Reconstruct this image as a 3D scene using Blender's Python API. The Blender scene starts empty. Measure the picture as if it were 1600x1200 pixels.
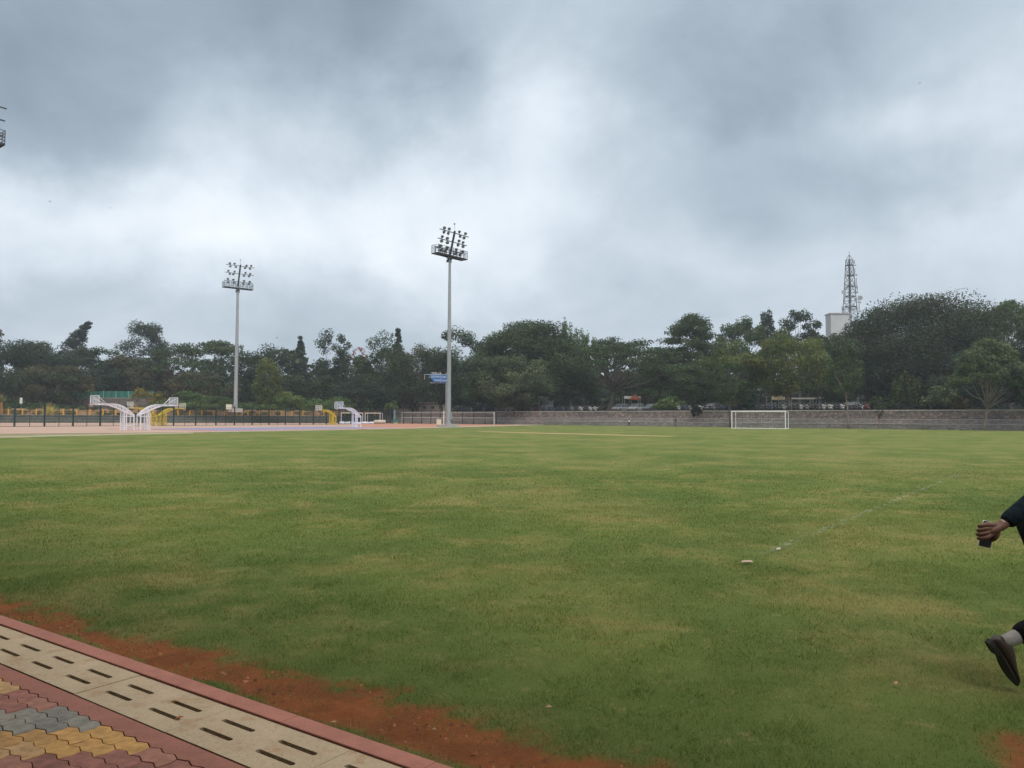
import bpy, bmesh, math, random
import numpy as np
from math import radians, sin, cos, pi, atan, sqrt
from mathutils import Vector, Matrix
random.seed(7)
SC = bpy.context.scene
COL = SC.collection

# ------------------------------------------------------------ camera
F, CX, CY, CH = 1202.0, 800.0, 600.0, 1.5
ROLL, PITCH = radians(0.2), atan(52 / 1202)
cd = bpy.data.cameras.new("camera"); cam = bpy.data.objects.new("camera", cd); COL.objects.link(cam)
cd.sensor_width = 36; cd.lens = 36 * F / 1600; cd.clip_start = 0.05; cd.clip_end = 6000
fwd = Vector((0, cos(PITCH), sin(PITCH))); up0 = Vector((0, -sin(PITCH), cos(PITCH))); rt0 = Vector((1, 0, 0))
rt = rt0 * cos(ROLL) + up0 * sin(ROLL); up = up0 * cos(ROLL) - rt0 * sin(ROLL)
m3 = Matrix((rt, up, -fwd)).transposed()
cam.matrix_world = Matrix.Translation((0, 0, CH)) @ m3.to_4x4()
SC.camera = cam
SC.render.resolution_x, SC.render.resolution_y = 1024, 768

def ray(px, py):
    return fwd + rt * ((px - CX) / F) - up * ((py - CY) / F)
def G(px, py, z=0.0):                       # point of the plane z seen at a pixel of the 1600 px photograph
    d = ray(px, py); t = (z - CH) / d.z
    return Vector((d.x * t, d.y * t, z))
def W(px, py, Y):                           # point at distance Y
    d = ray(px, py); t = Y / d.y
    return Vector((d.x * t, Y, CH + d.z * t))

# ------------------------------------------------------------ sky, sun, exposure
SC.view_settings.view_transform = 'Standard'; SC.view_settings.look = 'None'
SC.view_settings.gamma = 1; SC.view_settings.use_curve_mapping = False
SC.view_settings.exposure = 0.4
SUN_EL, SUN_AZ = radians(55), radians(150)
sd = bpy.data.lights.new("sun", 'SUN'); sd.energy = 1.5; sd.angle = radians(35); sd.color = (1, .96, .9)
sun = bpy.data.objects.new("sun", sd); COL.objects.link(sun)
sdir = Vector((sin(SUN_AZ) * cos(SUN_EL), cos(SUN_AZ) * cos(SUN_EL), sin(SUN_EL)))
sun.rotation_euler = sdir.to_track_quat('Z', 'Y').to_euler()

wd = bpy.data.worlds.new("World"); SC.world = wd; wd.use_nodes = True
nt = wd.node_tree; nt.nodes.clear()
def N(t, **k):
    n = nt.nodes.new(t)
    for a, b in k.items(): setattr(n, a, b)
    return n
def L(a, b): nt.links.new(a, b)
def MA(op, a, b=None, c=None, clamp=False):
    n = nt.nodes.new('ShaderNodeMath'); n.operation = op; n.use_clamp = clamp
    for i, v in enumerate((a, b, c)):
        if v is None: continue
        if isinstance(v, (int, float)): n.inputs[i].default_value = v
        else: nt.links.new(v, n.inputs[i])
    return n.outputs[0]
def VM(op, a, b=None):
    n = nt.nodes.new('ShaderNodeVectorMath'); n.operation = op
    for i, v in enumerate((a, b)):
        if v is None: continue
        if isinstance(v, (tuple, Vector)): n.inputs[i].default_value = tuple(v)
        else: nt.links.new(v, n.inputs[i])
    return n
sky = N('ShaderNodeTexSky', sky_type='NISHITA', sun_disc=False, sun_elevation=SUN_EL, sun_rotation=SUN_AZ)
sky.air_density = 1.0; sky.dust_density = 2.0
tc = N('ShaderNodeTexCoord')
D = VM('NORMALIZE', tc.outputs['Generated']).outputs[0]
sx = N('ShaderNodeSeparateXYZ'); L(D, sx.inputs[0])
zpos = MA('MAXIMUM', sx.outputs[2], 0.0)
# cloud layer coordinates: a plane overhead
zz = MA('ADD', zpos, 0.16)
cb = N('ShaderNodeCombineXYZ'); L(MA('DIVIDE', sx.outputs[0], zz), cb.inputs[0]); L(MA('DIVIDE', sx.outputs[1], zz), cb.inputs[1])
n1 = N('ShaderNodeTexNoise'); n1.inputs['Scale'].default_value = 1.1; n1.inputs['Detail'].default_value = 4; n1.inputs['Roughness'].default_value = .5
n1.inputs['Distortion'].default_value = .4
L(cb.outputs[0], n1.inputs['Vector'])
n2 = N('ShaderNodeTexNoise'); n2.inputs['Scale'].default_value = 3.6; n2.inputs['Detail'].default_value = 6; n2.inputs['Roughness'].default_value = .55; n2.inputs['Distortion'].default_value = .6; L(cb.outputs[0], n2.inputs['Vector'])
nw = N('ShaderNodeTexNoise'); nw.inputs['Scale'].default_value = 3.2; nw.inputs['Detail'].default_value = 3
L(D, nw.inputs['Vector'])
warp = VM('SCALE', VM('SUBTRACT', nw.outputs['Color'], (.5, .5, .5)).outputs[0]); warp.inputs['Scale'].default_value = .20
nf = N('ShaderNodeTexNoise'); nf.inputs['Scale'].default_value = 9; nf.inputs['Detail'].default_value = 6; nf.inputs['Roughness'].default_value = .6; L(D, nf.inputs['Vector'])
warp2 = VM('SCALE', VM('SUBTRACT', nf.outputs['Color'], (.5, .5, .5)).outputs[0]); warp2.inputs['Scale'].default_value = .11
nb_ = N('ShaderNodeTexNoise'); nb_.inputs['Scale'].default_value = 4.6; nb_.inputs['Detail'].default_value = 7; nb_.inputs['Roughness'].default_value = .58; nb_.inputs['Distortion'].default_value = .3
DW = VM('ADD', VM('ADD', D, warp.outputs[0]).outputs[0], warp2.outputs[0]).outputs[0]
st_ = VM('MULTIPLY', D, (1, 1, 1.25)); L(st_.outputs[0], nb_.inputs['Vector'])
# slowly varying cover: thick and thin places of the cloud deck  (px, py, half width, half height in px, amount)
LOBES = [(120, 20, 520, 170, -.38), (60, 190, 330, 80, -.15), (660, 90, 130, 120, -.26), (480, 20, 300, 120, -.10),
         (870, 140, 130, 110, .34), (930, 400, 110, 70, -.10), (600, 310, 340, 110, .34), (960, 300, 160, 90, -.10), (80, 330, 330, 80, .32), (330, 130, 120, 70, .12), (1120, 130, 190, 110, -.32),
         (1240, 60, 330, 130, -.12), (1260, 345, 250, 90, -.26), (1480, 290, 150, 60, -.08), (1420, 180, 200, 70, .16), (1000, 300, 160, 60, .08), (1580, 370, 180, 70, .20),
         (1000, 400, 250, 60, .16), (560, 475, 420, 50, -.08), (150, 480, 250, 40, -.08), (1540, 110, 160, 160, .10), (330, 200, 160, 60, .10),
         (480, 400, 240, 60, .06)]
S = None
for (px, py, rx, ry, a) in LOBES:
    c = ray(px, py).normalized()
    sub = VM('SUBTRACT', DW, tuple(c)).outputs[0]
    ex = VM('DOT_PRODUCT', sub, tuple(Vector((c.y, -c.x, 0)).normalized())).outputs['Value']
    ez = N('ShaderNodeSeparateXYZ'); L(sub, ez.inputs[0])
    r2 = MA('ADD', MA('POWER', MA('ABSOLUTE', MA('MULTIPLY', ex, F / rx)), 2.0), MA('POWER', MA('ABSOLUTE', MA('MULTIPLY', ez.outputs[2], F / ry)), 2.0))
    front = MA('GREATER_THAN', VM('DOT_PRODUCT', D, tuple(c)).outputs['Value'], 0.0)
    g = MA('MULTIPLY', MA('EXPONENT', MA('MULTIPLY', r2, -.9)), MA('MULTIPLY', front, a))
    S = g if S is None else MA('ADD', S, g)
val = MA('ADD', MA('ADD', MA('ADD', S, .57), MA('MULTIPLY', MA('SUBTRACT', n1.outputs['Fac'], .5), .10)), MA('ADD', MA('MULTIPLY', MA('SUBTRACT', n2.outputs['Fac'], .5), .08), MA('MULTIPLY', MA('SUBTRACT', nb_.outputs['Fac'], .5), .66)))
cr = N('ShaderNodeValToRGB'); L(val, cr.inputs[0])
def srgb(r, g, b):
    return tuple(((c / 255) / 12.92 if c / 255 <= .04045 else ((c / 255 + .055) / 1.055) ** 2.4) for c in (r, g, b)) + (1,)
E_ = cr.color_ramp.elements
E_[0].position = .0; E_[0].color = srgb(124, 137, 149)
E_[1].position = 1.0; E_[1].color = srgb(232, 238, 244)
for p_, c_ in ((.25, (147, 161, 173)), (.5, (174, 187, 198)), (.75, (204, 214, 223))):
    e = E_.new(p_); e.color = srgb(*c_)
# overcast decks are brightest towards the zenith
mr = N('ShaderNodeMapRange'); mr.interpolation_type = 'SMOOTHSTEP'
mr.inputs[1].default_value = .52; mr.inputs[2].default_value = .95; mr.inputs[3].default_value = 1.0; mr.inputs[4].default_value = 2.0
L(zpos, mr.inputs[0])
zc = N('ShaderNodeMapRange'); zc.inputs[1].default_value = .5; zc.inputs[2].default_value = .8; L(zpos, zc.inputs[0])
zm = N('ShaderNodeMix', data_type='RGBA'); L(zc.outputs[0], zm.inputs[0]); L(cr.outputs[0], zm.inputs[6]); zm.inputs[7].default_value = (.66, .61, .53, 1)
bgc = N('ShaderNodeBackground'); L(zm.outputs[2], bgc.inputs[0]); L(mr.outputs[0], bgc.inputs[1])
bgs = N('ShaderNodeBackground'); L(sky.outputs[0], bgs.inputs[0]); bgs.inputs[1].default_value = .08
mx = N('ShaderNodeMixShader'); mx.inputs[0].default_value = .93
L(bgs.outputs[0], mx.inputs[1]); L(bgc.outputs[0], mx.inputs[2])
wo = N('ShaderNodeOutputWorld'); L(mx.outputs[0], wo.inputs[0])

# ------------------------------------------------------------ helpers
def tag(o, label=None, cat=None, group=None, kind=None):
    if label: o['label'] = label
    if cat: o['category'] = cat
    if group: o['group'] = group
    if kind: o['kind'] = kind
    return o
def thing(name, loc, label, cat, group=None, rz=0.0):
    o = bpy.data.objects.new(name, None); COL.objects.link(o); o.location = loc; o.rotation_euler = (0, 0, rz)
    o.empty_display_size = .2
    return tag(o, label, cat, group)
def copy_tree(o, parent=None):
    c = o.copy(); COL.objects.link(c); c.parent = parent
    for ch in list(o.children): copy_tree(ch, c)
    return c
class MB:
    def __init__(s): s.v = []; s.f = []; s.mi = []; s.m = 0
    def add(s, vs, fs):
        b = len(s.v); s.v += [tuple(v) for v in vs]; s.f += [tuple(i + b for i in f) for f in fs]; s.mi += [s.m] * len(fs); return s
    def box(s, c, d, R=None):
        x, y, z = d[0] / 2, d[1] / 2, d[2] / 2
        vs = [Vector(p) for p in ((-x, -y, -z), (x, -y, -z), (x, y, -z), (-x, y, -z), (-x, -y, z), (x, -y, z), (x, y, z), (-x, y, z))]
        if R is not None: vs = [R @ v for v in vs]
        return s.add([Vector(c) + v for v in vs], [(0, 3, 2, 1), (4, 5, 6, 7), (0, 1, 5, 4), (1, 2, 6, 5), (2, 3, 7, 6), (3, 0, 4, 7)])
    def bar(s, a, b, w, h=None):
        a, b = Vector(a), Vector(b); h = h or w; d = b - a; l = d.length
        if l < 1e-6: return s
        R = d.to_track_quat('X', 'Z').to_matrix()
        return s.box((a + b) / 2, (l, w, h), R)
    def tube(s, pts, rad, n=8, cap=True):
        pts = [Vector(p) for p in pts]; m = len(pts)
        if isinstance(rad, (int, float)): rad = [rad] * m
        b = len(s.v); u = None
        for i, p in enumerate(pts):
            t = (pts[min(i + 1, m - 1)] - pts[max(i - 1, 0)]).normalized()
            if u is None:
                u = t.cross(Vector((0, 0, 1)))
                if u.length < .1: u = t.cross(Vector((1, 0, 0)))
            u = (u - t * u.dot(t)).normalized(); w = t.cross(u)
            for k in range(n):
                a = 2 * pi * k / n; s.v.append(tuple(p + (u * cos(a) + w * sin(a)) * rad[i]))
        for i in range(m - 1):
            for k in range(n):
                k2 = (k + 1) % n
                s.f.append((b + i * n + k, b + i * n + k2, b + (i + 1) * n + k2, b + (i + 1) * n + k)); s.mi.append(s.m)
        if cap:
            s.f.append(tuple(b + k for k in range(n))[::-1]); s.f.append(tuple(b + (m - 1) * n + k for k in range(n))); s.mi += [s.m] * 2
        return s
    def lathe(s, prof, n=12, M=None):          # profile of (r, z)
        b = len(s.v); M = M or Matrix.Identity(4)
        for r, z in prof:
            for k in range(n):
                a = 2 * pi * k / n; s.v.append(tuple(M @ Vector((r * cos(a), r * sin(a), z))))
        for i in range(len(prof) - 1):
            for k in range(n):
                k2 = (k + 1) % n
                s.f.append((b + i * n + k, b + i * n + k2, b + (i + 1) * n + k2, b + (i + 1) * n + k)); s.mi.append(s.m)
        return s
    def loft(s, rings):                        # closed rings of equal length
        b = len(s.v); n = len(rings[0])
        for r in rings: s.v += [tuple(p) for p in r]
        for i in range(len(rings) - 1):
            for k in range(n):
                k2 = (k + 1) % n
                s.f.append((b + i * n + k, b + i * n + k2, b + (i + 1) * n + k2, b + (i + 1) * n + k)); s.mi.append(s.m)
        s.f.append(tuple(b + k for k in range(n))[::-1]); s.f.append(tuple(b + (len(rings) - 1) * n + k for k in range(n))); s.mi += [s.m] * 2
        return s
    def prism(s, poly, z0, z1):
        n = len(poly); vs = [(p[0], p[1], z0) for p in poly] + [(p[0], p[1], z1) for p in poly]
        fs = [tuple(range(n))[::-1], tuple(range(n, 2 * n))] + [(i, (i + 1) % n, n + (i + 1) % n, n + i) for i in range(n)]
        return s.add(vs, fs)
    def sphere(s, c, r, n=10, sc=(1, 1, 1)):
        M = Matrix.Translation(c) @ Matrix.Diagonal((sc[0], sc[1], sc[2], 1))
        prof = [(max(r * sin(pi * i / n), 1e-4), -r * cos(pi * i / n)) for i in range(n + 1)]
        return s.lathe(prof, n + 2, M)
    def build(s, name, mats, parent=None, smooth=False, bevel=0):
        me = bpy.data.meshes.new(name); me.from_pydata(s.v, [], s.f)
        if not isinstance(mats, (list, tuple)): mats = [mats]
        for m in mats: me.materials.append(m)
        me.polygons.foreach_set('material_index', s.mi)
        if smooth: me.polygons.foreach_set('use_smooth', [True] * len(me.polygons))
        bm = bmesh.new(); bm.from_mesh(me); bmesh.ops.recalc_face_normals(bm, faces=bm.faces); bm.to_mesh(me); bm.free()
        o = bpy.data.objects.new(name, me); COL.objects.link(o)
        if parent: o.parent = parent
        if bevel:
            b = o.modifiers.new('bevel', 'BEVEL'); b.width = bevel; b.segments = 2; b.limit_method = 'ANGLE'
        return o

# materials ---------------------------------------------------
MATS = {}
def mat(name, col, rough=.7, metal=0.0, var=.25, scale=4.0, bump=0.0, bscale=None, col2=None, spec=.4, detail=6, coord='Object'):
    if name in MATS: return MATS[name]
    m = bpy.data.materials.new(name); m.use_nodes = True; t = m.node_tree; b = t.nodes['Principled BSDF']
    b.inputs['Roughness'].default_value = rough; b.inputs['Metallic'].default_value = metal; b.inputs['Specular IOR Level'].default_value = spec
    c = t.nodes.new('ShaderNodeTexCoord'); n = t.nodes.new('ShaderNodeTexNoise'); n.inputs['Scale'].default_value = scale; n.inputs['Detail'].default_value = detail
    n.inputs['Roughness'].default_value = .65
    t.links.new(c.outputs[coord], n.inputs['Vector'])
    r = t.nodes.new('ShaderNodeValToRGB'); r.color_ramp.elements[0].position = .3; r.color_ramp.elements[1].position = .7
    a = col2 or tuple(x * (1 - var) for x in col); e = col if col2 else tuple(min(1, x * (1 + var)) for x in col)
    r.color_ramp.elements[0].color = (*a, 1); r.color_ramp.elements[1].color = (*e, 1)
    t.links.new(n.outputs['Fac'], r.inputs[0]); t.links.new(r.outputs[0], b.inputs['Base Color'])
    if bump:
        n2 = t.nodes.new('ShaderNodeTexNoise'); n2.inputs['Scale'].default_value = bscale or scale * 6; n2.inputs['Detail'].default_value = 8
        t.links.new(c.outputs[coord], n2.inputs['Vector'])
        bp = t.nodes.new('ShaderNodeBump'); bp.inputs['Strength'].default_value = bump; bp.inputs['Distance'].default_value = .02
        t.links.new(n2.outputs['Fac'], bp.inputs['Height']); t.links.new(bp.outputs[0], b.inputs['Normal'])
    MATS[name] = m; return m

def leafmat():
    m = bpy.data.materials.new('foliage'); m.use_nodes = True; t = m.node_tree; b = t.nodes['Principled BSDF']
    at = t.nodes.new('ShaderNodeAttribute'); at.attribute_name = 'col'
    b.inputs['Roughness'].default_value = .6; b.inputs['Specular IOR Level'].default_value = .25
    t.links.new(at.outputs['Color'], b.inputs['Base Color'])
    tr = t.nodes.new('ShaderNodeBsdfTranslucent'); t.links.new(at.outputs['Color'], tr.inputs[0])
    mx = t.nodes.new('ShaderNodeMixShader'); mx.inputs[0].default_value = .3
    t.links.new(b.outputs[0], mx.inputs[1]); t.links.new(tr.outputs[0], mx.inputs[2]); t.links.new(mx.outputs[0], t.nodes['Material Output'].inputs[0])
    return m
LEAF = leafmat()
M_bark = mat('bark', (.085, .07, .06), .9, var=.4, scale=3, bump=.4)
M_barkpale = mat('pale_bark', (.20, .17, .145), .9, var=.35, scale=2.5, bump=.4)

rng = np.random.default_rng(11)
def np_mesh(name, V, Fq, mats, cols=None, parent=None):
    """V (n,3), Fq (m,k) faces of k corners"""
    me = bpy.data.meshes.new(name); n, (m, k) = len(V), Fq.shape
    me.vertices.add(n); me.vertices.foreach_set('co', V.astype(np.float32).ravel())
    me.loops.add(m * k); me.loops.foreach_set('vertex_index', Fq.astype(np.int32).ravel())
    me.polygons.add(m); me.polygons.foreach_set('loop_start', np.arange(0, m * k, k, dtype=np.int32))
    me.update(calc_edges=True)
    if cols is not None:
        a = me.color_attributes.new('col', 'FLOAT_COLOR', 'POINT'); a.data.foreach_set('color', cols.astype(np.float32).ravel())
    for mm in (mats if isinstance(mats, (list, tuple)) else [mats]): me.materials.append(mm)
    o = bpy.data.objects.new(name, me); COL.objects.link(o)
    if parent: o.parent = parent
    return o
def unit(a): return a / np.maximum(np.linalg.norm(a, axis=1, keepdims=True), 1e-9)
def leaf_cards(C, R, per, size, col, tint=.22, upb=.35, aspect=.55, shell=.4, lo_cut=None, col2=None):
    """leaf-sized faces spread through many ellipsoidal clumps"""
    M = len(C); idx = np.repeat(np.arange(M), per); n = len(idx)
    d = unit(rng.normal(size=(n, 3))); r = rng.random((n, 1)) ** shell
    P = C[idx] + d * r * R[idx] * (1 + .07 * rng.normal(size=(n, 1)))
    nn = unit(d * .6 + np.array([[0, 0, upb]]) + rng.normal(size=(n, 3)) * .5)
    t = unit(np.cross(nn, rng.normal(size=(n, 3)))); b = np.cross(nn, t)
    s = size * (.55 + .9 * rng.random((n, 1)))
    V = np.stack([P - t * s * .5, P + b * s * .5 * aspect, P + t * s * .5, P - b * s * .5 * aspect], 1).reshape(-1, 3)
    Fq = np.arange(4 * n).reshape(n, 4)
    pt = 1 + tint * rng.normal(size=(M, 1)); lt = 1 + .11 * rng.normal(size=(n, 1))
    c = np.array(col)[None, :] * np.ones((n, 1))
    if col2 is not None:
        mixv = (rng.random((M, 1)) ** 1.3)[idx]; c = c * (1 - mixv) + np.array(col2)[None, :] * mixv
    c = np.clip(c * np.clip(pt[idx], .6, 1.5) * np.clip(lt, .5, 1.6), .004, .9)
    c = np.concatenate([c, np.ones((n, 1))], 1)
    return V, Fq, np.repeat(c, 4, axis=0)
def joinq(parts):
    V, Fq, Cc, b = [], [], [], 0
    for v, f, c in parts: V.append(v); Fq.append(f + b); Cc.append(c); b += len(v)
    return np.concatenate(V), np.concatenate(Fq), np.concatenate(Cc)
# ------------------------------------------------------------ value noise shared by the mesh code
def vnoise(x, y, sc, seed=0, octv=3):
    out = 0; amp = 1; tot = 0
    for o in range(octv):
        r = np.random.default_rng(seed + o); T = r.random((64, 64)); u, v = x * sc, y * sc
        iu, iv = np.floor(u).astype(int), np.floor(v).astype(int); fu, fv = u - iu, v - iv
        fu = fu * fu * (3 - 2 * fu); fv = fv * fv * (3 - 2 * fv)
        a = T[iu % 64, iv % 64]; b = T[(iu + 1) % 64, iv % 64]; c = T[iu % 64, (iv + 1) % 64]; d = T[(iu + 1) % 64, (iv + 1) % 64]
        out = out + amp * ((a * (1 - fu) + b * fu) * (1 - fv) + (c * (1 - fu) + d * fu) * fv); tot += amp; amp *= .5; sc *= 2.1
    return out / tot
AX, AN = (.821, -.570), (.570, .821)        # along the kerb, and away from it over the grass
def soil_mask(x, y):                         # 1 = bare red earth, 0 = turf
    s = x * AX[0] + y * AX[1]; q = x * AN[0] + y * AN[1]
    edge = 2.92 + .045 * (s + 6.0) + .42 * (vnoise(x, y, 1.6, 3) - .5) + .34 * (vnoise(x, y, 9, 5) - .5) + .16 * (vnoise(x, y, 26, 15) - .5)
    fringe = 2.68 + .16 * (vnoise(x, y, 5, 9) - .5)
    m = np.clip((edge - q) / .17 + .5, 0, 1) * np.clip((q - fringe) / .05 + .5, 0, 1)
    blob = np.clip((.42 - np.hypot(x - 2.45, y - 3.35) + .25 * (vnoise(x, y, 4, 12) - .5)) / .1, 0, 1)
    return np.maximum(m, blob * .9)

def growlines(a, b, fine, far):
    mid = list(np.arange(a, b, fine)); st, o = fine, []
    v = a
    while v > -far: st *= 1.13; v -= st; o.append(v)
    p = []; v = mid[-1]; st = fine
    while v < far: st *= 1.13; v += st; p.append(v)
    return np.array(o[::-1] + mid + p)
xs = growlines(-6, 4, .045, 2500); ys = growlines(1.5, 8, .045, 2500)
XX, YY = np.meshgrid(xs, ys, indexing='ij')
Q = XX * AN[0] + YY * AN[1]
near = np.clip(1 - np.hypot(XX, YY - 4) / 9, 0, 1)
SM = soil_mask(XX, YY)
CL = np.clip(vnoise(XX, YY, 14, 91, 4) - .56, 0, 1)
ZZ = -.022 * np.clip(1 - (Q - 2.6) / 2.5, 0, 1) + near * (.02 * (vnoise(XX, YY, 6, 21) - .5) + .012 * SM * (vnoise(XX, YY, 30, 33) - .5)) - .012 * SM + near * SM * CL * .09
ZZ = np.where((Q < 2.6) & (np.hypot(XX, YY) < 40), -.20, ZZ)
V = np.stack([XX, YY, ZZ], -1).reshape(-1, 3)
nx, ny = len(xs), len(ys)
I = np.arange(nx * ny).reshape(nx, ny)
FQ = np.stack([I[:-1, :-1], I[1:, :-1], I[1:, 1:], I[:-1, 1:]], -1).reshape(-1, 4)

# turf colour group: the same world-space pattern feeds the sheet and the blades standing on it
def turf_color(t):
    geo = t.nodes.new('ShaderNodeNewGeometry')
    sp = t.nodes.new('ShaderNodeSeparateXYZ'); t.links.new(geo.outputs['Position'], sp.inputs[0])
    cm = t.nodes.new('ShaderNodeCombineXYZ'); t.links.new(sp.outputs[0], cm.inputs[0]); t.links.new(sp.outputs[1], cm.inputs[1])
    def noise(sc, det=5, rough=.6, dist=0):
        n = t.nodes.new('ShaderNodeTexNoise'); n.inputs['Scale'].default_value = sc; n.inputs['Detail'].default_value = det
        n.inputs['Roughness'].default_value = rough; n.inputs['Distortion'].default_value = dist
        t.links.new(cm.outputs[0], n.inputs['Vector']); return n.outputs['Fac']
    def ramp(f, a, b):
        r = t.nodes.new('ShaderNodeMapRange'); r.interpolation_type = 'SMOOTHSTEP'; r.inputs[1].default_value = a; r.inputs[2].default_value = b
        t.links.new(f, r.inputs[0]); return r.outputs[0]
    def mix(f, a, b, k=1.0):
        m = t.nodes.new('ShaderNodeMix'); m.data_type = 'RGBA'
        if k != 1.0:
            q = t.nodes.new('ShaderNodeMath'); q.operation = 'MULTIPLY'; q.inputs[1].default_value = k; t.links.new(f, q.inputs[0]); f = q.outputs[0]
        t.links.new(f, m.inputs[0])
        for s, v in ((6, a), (7, b)):
            if isinstance(v, tuple): m.inputs[s].default_value = (*v, 1)
            else: t.links.new(v, m.inputs[s])
        return m.outputs[2]
    g1, g2, dry, straw = (.126, .166, .044), (.088, .132, .033), (.232, .208, .080), (.33, .28, .14)
    c = mix(ramp(noise(.26, 5, .65, .1), .40, .62), g2, g1)
    c = mix(ramp(noise(.5, 7, .72, .15), .47, .66), c, dry, .76)
    c = mix(ramp(noise(.11, 4, .6), .46, .66), c, dry, .38)
    c = mix(ramp(noise(1.9, 7, .75, .1), .52, .72), c, g2, .62)
    c = mix(ramp(noise(5.0, 6, .75), .55, .75), c, straw, .55)
    c = mix(ramp(noise(38, 4, .8), .50, .72), c, (.075, .105, .028), .25)
    c = mix(ramp(noise(16, 5, .8), .57, .72), c, straw, .40)
    return c, cm, noise, ramp, mix
mg = bpy.data.materials.new('turf'); mg.use_nodes = True; t = mg.node_tree; b = t.nodes['Principled BSDF']
c, cm, noise, ramp, mix = turf_color(t)
at = t.nodes.new('ShaderNodeAttribute'); at.attribute_name = 'col'
soilc = mix(noise(3.5, 6, .7), (.32, .115, .042), (.18, .066, .028))
soilc = mix(ramp(noise(22, 6, .8), .5, .75), soilc, (.38, .17, .075), .8)
soilc = mix(ramp(noise(9, 6, .8), .6, .72), soilc, (.075, .030, .018), .8)
soilc = mix(ramp(noise(2.6, 4, .6), .48, .62), soilc, (.14, .055, .026), .45)
sr = t.nodes.new('ShaderNodeSeparateColor'); t.links.new(at.outputs['Color'], sr.inputs[0])
c2 = mix(sr.outputs[0], c, soilc)
t.links.new(c2, b.inputs['Base Color']); b.inputs['Roughness'].default_value = .95; b.inputs['Specular IOR Level'].default_value = .1
bp = t.nodes.new('ShaderNodeBump'); bp.inputs['Strength'].default_value = .8; bp.inputs['Distance'].default_value = .03
t.links.new(noise(45, 6, .8), bp.inputs['Height']); t.links.new(bp.outputs[0], b.inputs['Normal'])
# the clay strip in the middle of the ground, and the worn earth towards it, belong to the soil mask
smc = SM.copy()
cols = np.stack([smc, smc, smc, np.ones_like(smc)], -1).reshape(-1, 4)
ground = np_mesh('ground', V, FQ, mg, cols); tag(ground, kind='structure')
ground.data.polygons.foreach_set('use_smooth', [True] * len(ground.data.polygons))

# ---- grass blades near the camera (too many to count)
mb_ = bpy.data.materials.new('grass_blades'); mb_.use_nodes = True; t = mb_.node_tree; b = t.nodes['Principled BSDF']
c, cm, noise, ramp, mix = turf_color(t)
at = t.nodes.new('ShaderNodeAttribute'); at.attribute_name = 'col'
mm = t.nodes.new('ShaderNodeMix'); mm.data_type = 'RGBA'; mm.blend_type = 'MULTIPLY'; mm.inputs[0].default_value = 1
t.links.new(c, mm.inputs[6]); t.links.new(at.outputs['Color'], mm.inputs[7])
t.links.new(mm.outputs[2], b.inputs['Base Color']); b.inputs['Roughness'].default_value = .7; b.inputs['Specular IOR Level'].default_value = .15
tr = t.nodes.new('ShaderNodeBsdfTranslucent'); t.links.new(mm.outputs[2], tr.inputs[0]); mxs = t.nodes.new('ShaderNodeMixShader'); mxs.inputs[0].default_value = .35
t.links.new(b.outputs[0], mxs.inputs[1]); t.links.new(tr.outputs[0], mxs.inputs[2]); t.links.new(mxs.outputs[0], t.nodes['Material Output'].inputs[0])
BP, BL, BW = [], [], []
for (d0, d1, dens, ln, wd_) in ((2.3, 5, 9000, .030, .0036), (5, 8, 5200, .032, .0052), (8, 13, 2300, .034, .0078), (13, 22, 800, .036, .013), (22, 37, 240, .034, .018)):
    w = .84 * d1 + .6; n = int(2 * w * (d1 - d0) * dens)
    x = (rng.random(n) * 2 - 1) * w; y = d0 + rng.random(n) * (d1 - d0)
    k = (np.abs(x) < .84 * y + .6); x, y = x[k], y[k]
    q = x * AN[0] + y * AN[1]; sm = soil_mask(x, y); fade = np.clip(1.08 - (np.hypot(x, y) - 12) / 24, 0, 1)
    cl = vnoise(x, y, 3.0, 40, 4)
    keep = (q > 2.615) & (rng.random(len(x)) > sm * (.84 + .17 * (vnoise(x, y, 7, 77) > .42))) & (rng.random(len(x)) < (.35 + 1.1 * cl) * fade)
    x, y, cl = x[keep], y[keep], cl[keep]
    z = -.022 * np.clip(1 - (x * AN[0] + y * AN[1] - 2.6) / 2.5, 0, 1) - .006
    BP.append(np.stack([x, y, z], 1)); BL.append(ln * (.45 + .9 * rng.random(len(x))) * (.6 + .8 * cl)); BW.append(np.full(len(x), wd_) * (.7 + .6 * rng.random(len(x))))
P = np.concatenate(BP); Ln = np.concatenate(BL)[:, None]; Wd = np.concatenate(BW)[:, None]; n = len(P)
az = rng.random(n) * 2 * pi; lean = .35 + .75 * rng.random(n)
dirv = np.stack([np.cos(az) * np.sin(lean), np.sin(az) * np.sin(lean), np.cos(lean)], 1)
sa = rng.random(n) * 2 * pi; side = np.stack([np.cos(sa), np.sin(sa), np.zeros(n)], 1)
Vb = np.stack([P - side * Wd * .5, P + side * Wd * .5, P + dirv * Ln], 1).reshape(-1, 3)
cc = (1.22 + .24 * rng.normal(size=(n, 1))) * np.ones((1, 3)); ye = rng.random((n, 1)) < .14
cc = np.where(ye, cc * np.array([[1.7, 1.35, 1.5]]), cc * np.array([[1, 1.04, .95]])); cc = np.clip(cc, .3, 2.6)
grass = np_mesh('grass', Vb, np.arange(3 * n).reshape(n, 3), mb_, np.repeat(np.concatenate([cc, np.ones((n, 1))], 1), 3, axis=0))
tag(grass, 'short green and straw coloured lawn grass of the playing field', 'grass', kind='stuff')

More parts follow.
